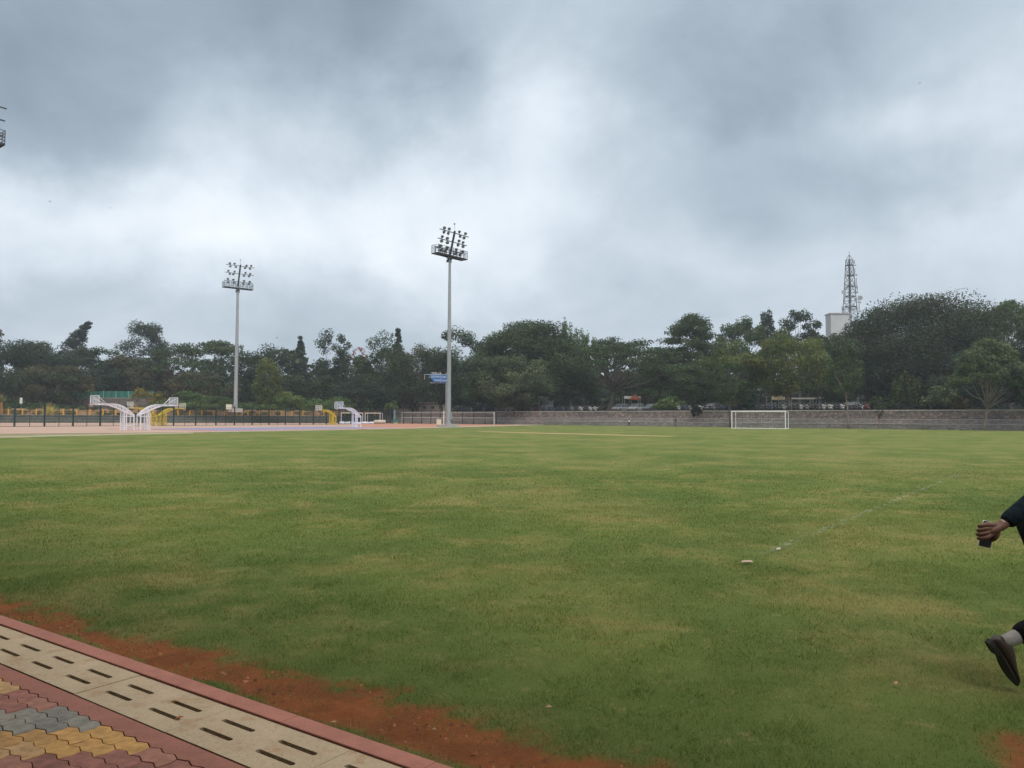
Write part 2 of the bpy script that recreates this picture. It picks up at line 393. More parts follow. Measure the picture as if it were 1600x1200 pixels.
# clods, grit and dead grass bits on the bare earth strip
n = 26000; x = rng.random(n) * 9 - 5; y = rng.random(n) * 5.5 + 1.8; sm = soil_mask(x, y); k = (rng.random(n) < sm * (.25 + 1.1 * (vnoise(x, y, 5, 61) > .5))) & (x * AN[0] + y * AN[1] > 2.62); x, y = x[k], y[k]; n = len(x)
sz = .005 + .017 * rng.random(n) ** 4
o4 = np.array([[1, 0, 0], [-.4, .9, 0], [-.6, -.8, 0], [.1, .0, 1.0]])[None] * sz[:, None, None] * (.6 + .8 * rng.random((n, 4, 1)))
a = rng.random(n) * 2 * pi; ca, sa = np.cos(a)[:, None], np.sin(a)[:, None]; vx = o4[..., 0] * ca - o4[..., 1] * sa; vy = o4[..., 0] * sa + o4[..., 1] * ca
zg = -.034 + .02 * (vnoise(x, y, 6, 21) - .5) * np.clip(1 - np.hypot(x, y - 4) / 9, 0, 1) + .012 * (np.clip((x * AN[0] + y * AN[1] - 2.6) / 2.5, 0, 1))
Vc = np.stack([vx + x[:, None], vy + y[:, None], o4[..., 2] * .8 + zg[:, None]], -1).reshape(-1, 3)
T = np.array([[0, 1, 3], [1, 2, 3], [2, 0, 3]]); Fc = (np.arange(n)[:, None, None] * 4 + T[None]).reshape(-1, 3)
pal = np.array([[.20, .075, .03], [.12, .045, .02], [.30, .13, .06], [.07, .035, .02], [.36, .22, .12]]); cc_ = pal[rng.choice(5, n, p=[.35, .3, .2, .1, .05])]
m_ = bpy.data.materials.new('earth_clod'); m_.use_nodes = True; at = m_.node_tree.nodes.new('ShaderNodeAttribute'); at.attribute_name = 'col'; m_.node_tree.links.new(at.outputs['Color'], m_.node_tree.nodes['Principled BSDF'].inputs['Base Color']); m_.node_tree.nodes['Principled BSDF'].inputs['Roughness'].default_value = .95
tag(np_mesh('soil_clods', Vc, Fc, m_, np.repeat(np.concatenate([cc_, np.ones((n, 1))], 1), 4, axis=0)), 'small clods and grit on the bare red earth', 'soil', kind='stuff')

# ------------------------------------------------------------ kerb, drain, block paving
def KS(s, q, z=0): return Vector((s * AX[0] + q * AN[0], s * AX[1] + q * AN[1], z))
M_red = mat('red_concrete', (.30, .125, .092), .85, var=.16, scale=7, bump=.25, bscale=60, detail=10)
M_redk = mat('red_kerb_concrete', (.36, .150, .115), .85, var=.16, scale=5, bump=.2, bscale=60, detail=10)
def kstrip(name, s0, s1, q0, q1, z0, z1, m, seg=None, gap=.004):
    o = MB(); L_ = seg or (s1 - s0); s = s0
    while s < s1 - 1e-6:
        e = min(s + L_, s1) - gap
        a = [KS(s, q0), KS(e, q0), KS(e, q1), KS(s, q1)]
        o.prism([(p.x, p.y) for p in a], z0, z1); s += L_
    return o.build(name, m, bevel=.004)
tag(kstrip('kerb', -40, 20, 2.497, 2.605, -.20, .012, M_redk, .9, .0025), kind='structure')
M_sand = mat('joint_sand', (.09, .055, .04), .95, var=.4, scale=20)
bed = MB(); a = [KS(-40, -12), KS(20, -12), KS(20, 1.985), KS(-40, 1.985)]; bed.prism([(p.x, p.y) for p in a], -.22, -.016)
tag(bed.build('paving_bed', M_sand), kind='structure')
ch = MB(); a = [KS(-40, 2.10), KS(20, 2.10), KS(20, 2.495), KS(-40, 2.495)]; ch.prism([(p.x, p.y) for p in a], -.22, -.13)
tag(ch.build('drain_channel', mat('channel_silt', (.035, .033, .03), .95, var=.3, scale=8)), kind='structure')
# edging strip whose inner edge follows the block outline
PERIOD = .1075; AMP = .010
ed = MB(); s = -4.234 - 368 * PERIOD / 2; k = 0; A, B = [], []
while s < 12:
    A.append(KS(s, 2.0035 + (AMP if k % 2 else -AMP))); B.append(KS(s, 2.113)); s += PERIOD / 2; k += 1
n_ = len(A); vs = [(p.x, p.y, .0) for p in A] + [(p.x, p.y, .0) for p in B] + [(p.x, p.y, -.1) for p in A] + [(p.x, p.y, -.1) for p in B]
fs = []
for i in range(n_ - 1): fs += [(i, i + 1, n_ + i + 1, n_ + i), (2 * n_ + i, 2 * n_ + i + 1, i + 1, i), (n_ + i, n_ + i + 1, 3 * n_ + i + 1, 3 * n_ + i)]
ed.add(vs, fs); tag(ed.build('edging', M_red), kind='structure')
# interlocking blocks
def blockmat(name, c):
    m = mat(name, c, .9, var=.34, scale=16, bump=.25, bscale=160, detail=12); return m
PM = [blockmat('block_grey', (.24, .228, .20)), blockmat('block_yellow', (.50, .285, .10)), blockmat('block_red', (.29, .125, .10)),
      blockmat('block_grey_worn', (.20, .193, .175)), blockmat('block_yellow_worn', (.42, .24, .09)), blockmat('block_red_worn', (.24, .105, .085)),
      blockmat('block_grey_dusty', (.27, .24, .205)), blockmat('block_yellow_dusty', (.45, .28, .135)), blockmat('block_red_dusty', (.33, .155, .115))]
pav = MB(); BLK = .215; S0 = -4.234
for j in range(0, 62):
    q1 = 2.0 - j * .1; q0 = q1 - .1
    lo, hi = (-46, 34) if j < 45 else (-30, 24)
    for i in range(lo, hi):
        s0 = S0 + i * BLK - j * BLK / 2
        if s0 > 5 or s0 < -13: continue
        ci = (i // 2) % 3
        jit = random.random()
        pav.m = ci + 3 * random.choices((0, 1, 2), (5, 3, 2))[0]
        g = .0017; top, bot = [], []
        kk = j                     # half-block shift keeps the zigzag in phase
        for k in range(5):
            sg = AMP if (k % 2) else -AMP
            top.append((s0 + k * PERIOD / 2, q1 + sg - g)); bot.append((s0 + k * PERIOD / 2, q0 + sg + g))
        bot = bot[::-1]
        top[0] = (top[0][0] + g, top[0][1]); top[4] = (top[4][0] - g, top[4][1]); bot[0] = (bot[0][0] - g, bot[0][1]); bot[4] = (bot[4][0] + g, bot[4][1])
        lm = (s0 + g + .012, (q0 + q1) / 2); rm = (s0 + BLK - g + .012, (q0 + q1) / 2)
        loop = top + [rm] + bot + [lm]
        cxs = sum(p[0] for p in loop) / len(loop); cys = sum(p[1] for p in loop) / len(loop)
        zt = (random.random() - .5) * .003
        pl = [KS(*p) for p in loop]; ins = [KS(cxs + (p[0] - cxs) * .985, cys + (p[1] - cys) * .965) for p in loop]
        n_ = len(loop); tx, ty = (random.random() - .5) * .012, (random.random() - .5) * .012
        cpt = KS(cxs, cys)
        zf = lambda p: zt + (p.x - cpt.x) * tx + (p.y - cpt.y) * ty
        vs = [(p.x, p.y, -.05) for p in pl] + [(p.x, p.y, zf(p) - .0022) for p in pl] + [(p.x, p.y, zf(p)) for p in ins]
        fs = [tuple(range(2 * n_, 3 * n_))]
        for a_ in range(n_):
            b_ = (a_ + 1) % n_; fs += [(a_, b_, n_ + b_, n_ + a_), (n_ + a_, n_ + b_, 2 * n_ + b_, 2 * n_ + a_)]
        pav.add(vs, fs)
pavement = pav.build('pavement', PM); tag(pavement, kind='structure')
# drain covers with real slots
M_slab = mat('slab_concrete', (.50, .40, .275), .85, col2=(.40, .315, .215), scale=2.6, bump=.2, bscale=70, detail=12, coord='Object')
t = M_slab.node_tree; b = t.nodes['Principled BSDF']      # rust coloured mud stains
oi = t.nodes.new('ShaderNodeObjectInfo'); tcn = t.nodes.new('ShaderNodeNewGeometry')
nn = t.nodes.new('ShaderNodeTexNoise'); nn.inputs['Scale'].default_value = 5.5; nn.inputs['Detail'].default_value = 9; nn.inputs['Roughness'].default_value = .7
t.links.new(tcn.outputs['Position'], nn.inputs['Vector'])
rr = t.nodes.new('ShaderNodeMapRange'); rr.inputs[1].default_value = .52; rr.inputs[2].default_value = .70; rr.inputs[4].default_value = .85; t.links.new(nn.outputs['Fac'], rr.inputs[0])
mxx = t.nodes.new('ShaderNodeMix'); mxx.data_type = 'RGBA'; src = b.inputs['Base Color'].links[0].from_socket
t.links.new(rr.outputs[0], mxx.inputs[0]); t.links.new(src, mxx.inputs[6]); mxx.inputs[7].default_value = (.33, .18, .085, 1)
fn_ = t.nodes.new('ShaderNodeTexNoise'); fn_.inputs['Scale'].default_value = 34; fn_.inputs['Detail'].default_value = 8; fn_.inputs['Roughness'].default_value = .8; t.links.new(tcn.outputs['Position'], fn_.inputs['Vector'])
fr_ = t.nodes.new('ShaderNodeMapRange'); fr_.inputs[1].default_value = .52; fr_.inputs[2].default_value = .72; fr_.inputs[4].default_value = .6; t.links.new(fn_.outputs['Fac'], fr_.inputs[0])
m9 = t.nodes.new('ShaderNodeMix'); m9.data_type = 'RGBA'; t.links.new(fr_.outputs[0], m9.inputs[0]); t.links.new(mxx.outputs[2], m9.inputs[6]); m9.inputs[7].default_value = (.20, .15, .10, 1); t.links.new(m9.outputs[2], b.inputs['Base Color'])
def slab_mesh():
    bm = bmesh.new(); Ls, Wq = .868, .374; g = .003
    def ring(pts):
        vs = [bm.verts.new((x, y, 0)) for x, y in pts]; return [bm.edges.new((vs[i], vs[(i + 1) % len(vs)])) for i in range(len(vs))]
    es = ring([(g, g), (Ls - g, g), (Ls - g, Wq - g), (g, Wq - g)])
    for u0, u1 in ((.093, .338), (.519, .776)):
        for v0 in (.127, .249):
            r = .0145; pts = []
            for k in range(9): a = pi / 2 + pi * k / 8; pts.append((u0 + r + r * cos(a), v0 + r * sin(a)))
            for k in range(9): a = -pi / 2 + pi * k / 8; pts.append((u1 - r + r * cos(a), v0 + r * sin(a)))
            es += ring(pts)
    bmesh.ops.triangle_fill(bm, use_beauty=True, use_dissolve=False, edges=es)
    r = bmesh.ops.extrude_face_region(bm, geom=bm.faces[:])
    for v in [x for x in r['geom'] if isinstance(x, bmesh.types.BMVert)]: v.co.z = -.06
    bmesh.ops.recalc_face_normals(bm, faces=bm.faces)
    me = bpy.data.meshes.new('drain_cover'); bm.to_mesh(me); bm.free(); me.materials.append(M_slab); return me
sme = slab_mesh()
slabs = list(range(-5, 5))
names = {-2: 'pale slotted concrete drain cover cut off by the left edge of the photo', -1: 'pale slotted drain cover beside the grey paving blocks, left of the clearest joint',
         0: 'slotted drain cover with a rust leaf by its lower slot, middle of the row',
         1: 'slotted drain cover right of the stained one, beside the yellow blocks', 2: 'last slotted drain cover at the bottom edge of the photo, tapering out of frame'}
for i in slabs:
    o = bpy.data.objects.new('drain_cover', sme); COL.objects.link(o)
    o.location = KS(-4.339 + i * .868, 2.119, .001 + .0012 * (i % 3)); o.rotation_euler = (0, 0, math.atan2(AX[1], AX[0]))
    tag(o, names.get(i, 'slotted concrete drain cover of the row beyond the photo edge'), 'drain cover', 'slotted concrete drain covers along the kerb')

# ------------------------------------------------------------ unseen roofed stand, added so its roof shades the paving and near turf
def pav_part(name, s0, s1, q0, q1, z0, z1, m, par):
    o = MB(); a_ = [KS(s0, q0), KS(s1, q0), KS(s1, q1), KS(s0, q1)]; o.prism([(p.x, p.y) for p in a_], z0, z1); b_ = o.build(name, m); b_.parent = par; b_.matrix_parent_inverse = par.matrix_basis.inverted(); return b_
ADDED_PVL = thing('added_pavilion', KS(-2, -5), 'flat roofed stand added behind the camera, casting shade on the block paving', 'added_pavilion')
M_pw = mat('added_pavilion_plaster', (.30, .27, .23), .9, var=.1, scale=.6); M_pr = mat('added_pavilion_soffit', (.22, .21, .20), .9, var=.1, scale=.6)
pav_part('roof', -24, 16, -10, 1.0, 6.3, 6.6, M_pr, ADDED_PVL); pav_part('roof_edge', -24.1, 16.1, 1.0, 1.25, 6.15, 6.75, M_pw, ADDED_PVL)
pav_part('back_wall', -24, 16, -10.2, -9.9, -.1, 6.3, M_pw, ADDED_PVL)
for s_ in range(-23, 16, 6): pav_part('column', s_, s_ + .45, -4.2, -3.75, -.03, 6.3, M_pw, ADDED_PVL); pav_part('beam', s_ + .02, s_ + .43, -9.9, .99, 5.85, 6.299, M_pw, ADDED_PVL)
for k_ in range(4): pav_part('seating_step', -22.5, 15, -9.9, -5.2 - k_ * 1.1, .4 * k_ + .002, .4 * (k_ + 1), M_pw, ADDED_PVL)

# ------------------------------------------------------------ small litter
def flake(name, p, pts, m, lab, cat, th=.004, rz=0):
    o = MB(); n = len(pts)
    for i, (x, y, z) in enumerate(pts): o.v.append((x, y, z))
    for i, (x, y, z) in enumerate(pts): o.v.append((x, y, z + th))
    o.f += [tuple(range(n))[::-1], tuple(range(n, 2 * n))] + [(i, (i + 1) % n, n + (i + 1) % n, n + i) for i in range(n)]; o.mi = [0] * len(o.f)
    b_ = o.build(name, m); b_.location = p; b_.rotation_euler = (0, 0, rz); return tag(b_, lab, cat)
M_paper = mat('pale_paper', (.36, .27, .22), .9, var=.25, scale=20)
M_leafd = mat('dry_leaf', (.30, .20, .12), .9, var=.3, scale=30)
flake('paper_scrap', G(1167, 882) + Vector((0, 0, .025)), [(-.06, -.03, 0), (.02, -.03, .006), (.06, -.02, .0), (.05, .025, .012), (0, .03, .01), (-.05, .02, .005)], M_paper, 'crumpled pinkish paper scrap lying on the grass in mid field', 'litter')
flake('paper_scrap', G(1216, 861) + Vector((0, 0, .016)), [(-.02, -.01, 0), (.02, -.02, .01), (.03, .02, .02), (-.01, .03, .01)], mat('white_paper', (.42, .42, .40), .9), 'tiny white paper scrap on the faint chalk line', 'litter')
flake('fallen_leaf', G(857, 1112) + Vector((0, 0, .02)), [(-.02, 0, 0), (0, -.014, .008), (.024, .0, .004), (0, .015, .01)], M_leafd, 'pale fallen leaf on grass just above the red earth', 'leaf', .001)
flake('fallen_leaf', G(1400, 1074) + Vector((0, 0, .02)), [(-.02, 0, 0), (0, -.010, .004), (.026, .0, .008), (0, .012, .01)], M_leafd, 'brown fallen leaf on the grass left of the running foot', 'leaf', .001, .8)
flake('fallen_leaf', KS(-3.565, 2.24, .006), [(-.012, -.01, 0), (.012, -.012, .006), (.03, .004, .004), (.01, .013, .008)], mat('rust_leaf', (.35, .12, .06), .9), 'rust brown leaf at the end of a slot in the drain cover', 'leaf', .002, .3)
# faint chalk lines
mc = bpy.data.materials.new('chalk'); mc.use_nodes = True; t = mc.node_tree; b = t.nodes['Principled BSDF']; b.inputs['Base Color'].default_value = (.62, .64, .58, 1); b.inputs['Roughness'].default_value = .95
g_ = t.nodes.new('ShaderNodeNewGeometry'); n_ = t.nodes.new('ShaderNodeTexNoise'); n_.inputs['Scale'].default_value = 7; n_.inputs['Detail'].default_value = 8; n_.inputs['Roughness'].default_value = .8
t.links.new(g_.outputs['Position'], n_.inputs['Vector']); r_ = t.nodes.new('ShaderNodeMapRange'); r_.inputs[1].default_value = .5; r_.inputs[2].default_value = .85; r_.inputs[4].default_value = .62
t.links.new(n_.outputs['Fac'], r_.inputs[0]); t.links.new(r_.outputs[0], b.inputs['Alpha'])
ln = MB()
for a, c_ in (((1190, 869), (1500, 742)),):
    p, q = G(*a), G(*c_); dd = (q - p).normalized(); nn_ = Vector((-dd.y, dd.x, 0)) * .055; k = 24
    for i in range(k):
        s_, e_ = p.lerp(q, i / k), p.lerp(q, (i + 1) / k)
        ln.add([s_ - nn_, e_ - nn_, e_ + nn_, s_ + nn_], [(0, 1, 2, 3)])
lo = ln.build('pitch_line', mc); lo.location.z = .024; tag(lo, kind='structure')
# ------------------------------------------------------------ far pavement, courts, clay strip
M_pave = mat('court_pavement', (.44, .31, .25), .95, col2=(.33, .235, .19), scale=.16, bump=.1)
M_track = mat('red_track', (.37, .19, .13), .9, var=.15, scale=.5)
def sheet(name, pts, z, m, thick=.0, kind='structure', sub=0):
    o = MB(); o.prism([(p[0], p[1]) for p in pts], z - max(thick, .003), z); b_ = o.build(name, m); return tag(b_, kind=kind)
WA, WB = Vector((7.6, 153, 0)), Vector((65.9, 99, 0)); WD = (WB - WA).normalized(); WN = Vector((-WD.y, WD.x, 0))   # wall line, normal away from us
WL = WA - WD * 50.6                                             # the corner with the left embankment
def wl(t, n=0, z=0): return WA + WD * t + WN * n + Vector((0, 0, z))
EA = Vector((-150, 135, 0)); ED = (WL - EA); ELEN = ED.length; ED.normalize(); EN = Vector((-ED.y, ED.x, 0))
def em(t, n=0, z=0): return EA + ED * t + EN * n + Vector((0, 0, z))
edge_px = [(-420, 682.5), (0, 678.5), (330, 675.5), (500, 672.5), (640, 669.7), (700, 668.2), (860, 664.6)]
pe = [G(*p) for p in edge_px]; pe[-1] = wl(-1.5, -.4)
sheet('court_apron', pe + [WL, EA], .030, M_pave, .02)
# synthetic surface in front of the second fence
tr_ = [G(560, 671.6), G(640, 668.6), G(700, 667.2), G(790, 664.6), wl(-8, -1.2), wl(-48, -1.2), G(560, 662)]
sheet('synthetic_track', tr_, .036, M_track, .004)
AXC = Vector((.53, .85, 0)).normalized(); NXC = Vector((AXC.y, -AXC.x, 0))
def court(c, Lh, Wh, z, m, name): return sheet(name, [c + AXC * a * Lh + NXC * b_ * Wh for a, b_ in ((-1, -1), (1, -1), (1, 1), (-1, 1))], z, m, .003)
CC = Vector((-28.6, 95.5, 0))
court(CC, 16.5, 10, .042, mat('court_pink', (.44, .21, .20), .9, col2=(.33, .18, .16), scale=.4), 'court_border')
court(CC, 14.2, 7.6, .048, mat('court_purple', (.24, .24, .40), .9, col2=(.17, .18, .28), scale=.22), 'basketball_court')
lm_ = MB(); M_line = mat('court_line', (.7, .7, .7), .9)
for a, b_, c_, d_ in ((-14.2, 0, .05, 7.6), (14.2, 0, .05, 7.6), (0, 0, .05, 7.6), (0, 7.6, 14.2, .05), (0, -7.6, 14.2, .05)):
    c0 = CC + AXC * a + NXC * b_; lm_.prism([tuple((c0 + AXC * i * c_ + NXC * j * d_).xy) for i, j in ((-1, -1), (1, -1), (1, 1), (-1, 1))], .049, .053)
tag(lm_.build('court_line', M_line), kind='structure')
M_lk = mat('light_kerb', (.58, .52, .40), .9, var=.1, scale=1)
kl = MB(); kp = [G(*p) for p in ((-300, 690), (0, 684), (90, 681.6), (180, 679.6), (300, 677))]
for a, b_ in zip(kp[:-1], kp[1:]): kl.bar(a + Vector((0, 0, .03)), b_ + Vector((0, 0, .03)), .32, .07)
tag(kl.build('kerb', M_lk), kind='structure')
kl = MB()
for a, b_ in zip(pe[2:-1], pe[3:]): kl.bar(a + Vector((0, 0, .035)), b_ + Vector((0, 0, .035)), .3, .06)
tag(kl.build('kerb', mat('pale_kerb', (.55, .50, .44), .9, var=.1, scale=1)), kind='structure')
ol = [G(-300, 689.6), G(0, 683.7), G(180, 679.3), G(300, 676.9)] + [p for p in (G(330, 675.6), G(0, 678.7), G(-420, 682.7))]
sheet('rough_verge', ol, .012, mat('rough_verge', (.20, .19, .10), .95, var=.3, scale=.8), .01)
ca, cb_ = G(750, 674.5), G(1052, 682.3); dd = (cb_ - ca).normalized(); nd = Vector((-dd.y, dd.x, 0))
cl_ = MB(); pts = []; K_ = 40
for i in range(K_ + 1): w_ = 1.35 * (1 - .5 * abs(i / K_ * 2 - 1) ** 8) + .25 * (vnoise(np.array([i * .5]), np.array([0.]), 1, 70)[0] - .5); pts.append(ca.lerp(cb_, i / K_) + nd * w_)
for i in range(K_, -1, -1): w_ = 1.35 * (1 - .5 * abs(i / K_ * 2 - 1) ** 8) + .25 * (vnoise(np.array([i * .5]), np.array([9.]), 1, 71)[0] - .5); pts.append(ca.lerp(cb_, i / K_) - nd * w_)
sheet('clay_strip', pts, .016, mat('clay_strip', (.31, .245, .11), .95, var=.16, scale=1.2, bump=.2), .01)

# ------------------------------------------------------------ stepped stone wall and upper terrace
def stone(name, c1, c2, mortar, sc=(2.6, 2.6, 4.5), coord='Object'):
    m = bpy.data.materials.new(name); m.use_nodes = True; t = m.node_tree; b = t.nodes['Principled BSDF']; b.inputs['Roughness'].default_value = .92
    g_ = t.nodes.new('ShaderNodeTexCoord'); mp = t.nodes.new('ShaderNodeMapping'); mp.inputs['Scale'].default_value = sc; t.links.new(g_.outputs[coord], mp.inputs[0])
    v = t.nodes.new('ShaderNodeTexVoronoi'); v.inputs['Scale'].default_value = 1; t.links.new(mp.outputs[0], v.inputs['Vector'])
    v2 = t.nodes.new('ShaderNodeTexVoronoi'); v2.feature = 'DISTANCE_TO_EDGE'; t.links.new(mp.outputs[0], v2.inputs['Vector']); v2.inputs['Scale'].default_value = 1
    s = t.nodes.new('ShaderNodeSeparateColor'); t.links.new(v.outputs['Color'], s.inputs[0])
    m1 = t.nodes.new('ShaderNodeMix'); m1.data_type = 'RGBA'; t.links.new(s.outputs[0], m1.inputs[0]); m1.inputs[6].default_value = (*c1, 1); m1.inputs[7].default_value = (*c2, 1)
    nz = t.nodes.new('ShaderNodeTexNoise'); nz.inputs['Scale'].default_value = .18; nz.inputs['Detail'].default_value = 5; t.links.new(g_.outputs[coord], nz.inputs['Vector'])
    r0 = t.nodes.new('ShaderNodeMapRange'); r0.inputs[1].default_value = .42; r0.inputs[2].default_value = .68; r0.inputs[4].default_value = .5; t.links.new(nz.outputs['Fac'], r0.inputs[0])
    m0 = t.nodes.new('ShaderNodeMix'); m0.data_type = 'RGBA'; t.links.new(r0.outputs[0], m0.inputs[0]); t.links.new(m1.outputs[2], m0.inputs[6]); m0.inputs[7].default_value = (.10, .095, .08, 1)
    r = t.nodes.new('ShaderNodeMapRange'); r.inputs[1].default_value = .0; r.inputs[2].default_value = .09; t.links.new(v2.outputs['Distance'], r.inputs[0])
    m2 = t.nodes.new('ShaderNodeMix'); m2.data_type = 'RGBA'; t.links.new(r.outputs[0], m2.inputs[0]); m2.inputs[6].default_value = (*mortar, 1); t.links.new(m0.outputs[2], m2.inputs[7])
    t.links.new(m2.outputs[2], b.inputs['Base Color'])
    bp = t.nodes.new('ShaderNodeBump'); bp.inputs['Distance'].default_value = .08; bp.inputs['Strength'].default_value = .8; t.links.new(r.outputs[0], bp.inputs['Height']); t.links.new(bp.outputs[0], b.inputs['Normal'])
    return m
M_stone = stone('rubble_stone', (.37, .275, .24), (.15, .135, .13), (.10, .09, .085), (1.9, 1.9, 2.7))
M_stoneL = stone('low_stone', (.40, .34, .33), (.26, .235, .23), (.16, .145, .14), (1.3, 1.3, 3.4))
M_cap = mat('concrete_cap', (.42, .39, .37), .9, var=.15, scale=1.2)
M_moss = stone('mossy_stone', (.16, .175, .145), (.085, .10, .09), (.05, .06, .05), (1.5, 1.5, 4))
def profile_run(P, t0, t1, prof, mb, seg=6.0):
    """sweep a stepped section (n, z pairs, closed) along a line"""
    n = max(1, int((t1 - t0) / seg)); rings = [[P(t0 + (t1 - t0) * i / n, a, z) for a, z in prof] for i in range(n + 1)]
    mb.loft(rings)
T0, T1 = -50.6, 118.0
wroot = thing('stone_retaining_wall', wl(30), 'long grey brown rubble stone retaining wall in three steps behind the field', 'retaining wall')
def wpart(name, prof, m, par=wroot, P=None, t0=T0, t1=T1):
    o = MB(); profile_run(P or wl, t0, t1, prof, o); b_ = o.build(name, m); b_.parent = par; b_.matrix_parent_inverse = Matrix.Translation(-par.location) ; return b_
wpart('upper_wall', [(1.5, 1.44), (1.5, 2.62), (2.1, 2.62), (2.1, 1.44)], M_stone)
wpart('coping', [(1.44, 2.621), (1.44, 2.76), (2.16, 2.76), (2.16, 2.621)], M_cap)
wpart('step', [(0, -.1), (0, .70), (2.1, .70), (2.1, -.1)], M_stoneL)
wpart('step', [(.75, .701), (.75, 1.36), (2.1, 1.36), (2.1, .701)], M_stoneL)
wpart('step_edge', [(-.04, .702), (-.04, .78), (.748, .78), (.748, .702)], M_cap)
wpart('step_edge', [(.71, 1.361), (.71, 1.439), (2.1, 1.439), (2.1, 1.361)], M_cap)
TZ = 2.62
M_earth = mat('terrace_earth', (.15, .11, .075), .95, var=.35, scale=.3)
M_brownearth = mat('bank_earth', (.20, .125, .075), .95, var=.3, scale=.5)
tp = MB(); far = [wl(T1, 2.1), wl(T1, 420), em(-300, 420), em(-300, 4.6), WL + Vector((0, 4.6, 0)), wl(T0, 2.1)]
tp.prism([(p.x, p.y) for p in far], -.5, TZ); tag(tp.build('upper_terrace', M_earth), kind='structure')

eroot = thing('terraced_embankment', em(80), 'low dark mossy stone stepped seating with pale edges left of the basketball courts', 'stone seating')
TE0, TE1 = -120, ELEN + .5
for i, (n0, z0, z1) in enumerate(((0, -.1, .50), (.8, .5, 1.0), (1.6, 1.0, 1.62))):
    wpart('step', [(n0, z0 + .001), (n0, z1), (4.5 - i * .01, z1), (4.5 - i * .01, z0 + .001)], M_moss, eroot, em, TE0, TE1)
    wpart('step_edge', [(n0 - .03, z1 + .001), (n0 - .03, z1 + .055), (n0 + .30, z1 + .055), (n0 + .30, z1 + .001)], mat('worn_edge', (.28, .28, .26), .9, var=.3, scale=1), eroot, em, TE0, TE1)
bk = MB(); profile_run(em, TE0, TE1, [(2.4, 1.62), (3.2, 1.75), (4.4, 2.75), (5.5, 3.0), (9, 3.05), (9, 1.62)], bk)
tag(bk.build('earth_bank', M_brownearth), kind='structure')

# yellow railing on the embankment
M_yel = mat('yellow_paint', (.70, .38, .04), .6, var=.15, scale=2)
yr = thing('yellow_railing', em(30, 2.2, 1.68), 'low yellow post and rail barrier along the top of the stone seating', 'railing')
def rel(o, root): o.parent = root; o.matrix_parent_inverse = root.matrix_basis.inverted(); return o
s_ = 4.0; pm = MB(); pm.bar((0, 0, 0), (0, 0, 1.2), .2); pme = pm.build('post', M_yel); first = True
for i in range(62):
    p = em(30 + i * 2.45, 2.1, 1.66)
    if (p - em(ELEN)).dot(ED) > -2: break
    o = pme if first else pme.copy()
    if not first: COL.objects.link(o)
    first = False; o.parent = yr; o.location = p - yr.location
for h_ in (.55, 1.0):
    o = MB(); o.bar(em(29, 2.1, 1.66 + h_), em(30 + i * 2.45 - 2, 2.1, 1.66 + h_), .05, .05); rel(o.build('rail', mat('rail_ochre', (.38, .24, .07), .7)), yr)

# ------------------------------------------------------------ court fences
M_fence = mat('fence_green', (.018, .04, .036), .5, var=.2, scale=3)
def fence(name, pts, n, H, lab, mid=(1.4,), wires=.22, thin=True, every=None):
    root = thing(name, pts[0], lab, 'fence')
    P = []
    tot = sum((b_ - a).length for a, b_ in zip(pts[:-1], pts[1:]))
    def at_(d):
        for a, b_ in zip(pts[:-1], pts[1:]):
            l_ = (b_ - a).length
            if d <= l_ + 1e-6: return a.lerp(b_, d / l_)
            d -= l_
        return pts[-1]
    base = None
    for i in range(n + 1):
        p = at_(tot * i / n)
        if base is None:
            m_ = MB(); m_.box((0, 0, H / 2), (.17, .17, H)); m_.box((0, 0, H + .02), (.2, .2, .04)); base = m_.build('post', M_fence); o = base
        else: o = base.copy(); COL.objects.link(o)
        o.parent = root; o.location = p - root.location
    base = None
    if thin:
        for i in range(n):
            p = at_(tot * (i + .5) / n)
            if base is None: m_ = MB(); m_.bar((0, 0, 0), (0, 0, H * .93), .055); base = m_.build('thin_post', M_fence); o = base
            else: o = base.copy(); COL.objects.link(o)
            o.parent = root; o.location = p - root.location
    for h_ in (.08,) + tuple(mid) + (H * .96,):
        m_ = MB()
        for a, b_ in zip(pts[:-1], pts[1:]): m_.bar(a + Vector((0, 0, h_)), b_ + Vector((0, 0, h_)), .05)
        rel(m_.build('rail', M_fence), root)
    m_ = MB(); k = int(tot / wires)
    for i in range(k): p = at_(tot * (i + .5) / k); m_.bar(p, p + Vector((0, 0, H * .95)), .009)
    for j in range(1, int(H / .3)): 
        for a, b_ in zip(pts[:-1], pts[1:]): m_.bar(a + Vector((0, 0, j * .3)), b_ + Vector((0, 0, j * .3)), .009)
    rel(m_.build('wire_mesh', M_fence), root)
    return root
fence('court_fence', [G(-120, 668.4), G(8, 667.2), G(180, 666.2), G(320, 665.3), G(450, 664.2), G(548, 663.2)], 20, 3.0, 'tall dark green mesh fence behind the basketball hoops at left')
fence('court_fence', [G(617, 662.2), G(690, 662.9), G(776, 663.4)], 10, 2.75, 'dark green mesh fence behind the second floodlight mast, in front of the stone wall', (1.3,), thin=False)
fence('court_fence', [G(617, 662.2), G(596, 661.4), G(560, 661.6)], 5, 3.4, 'short return of dark green fence behind the hockey goals', (1.5,), thin=False)
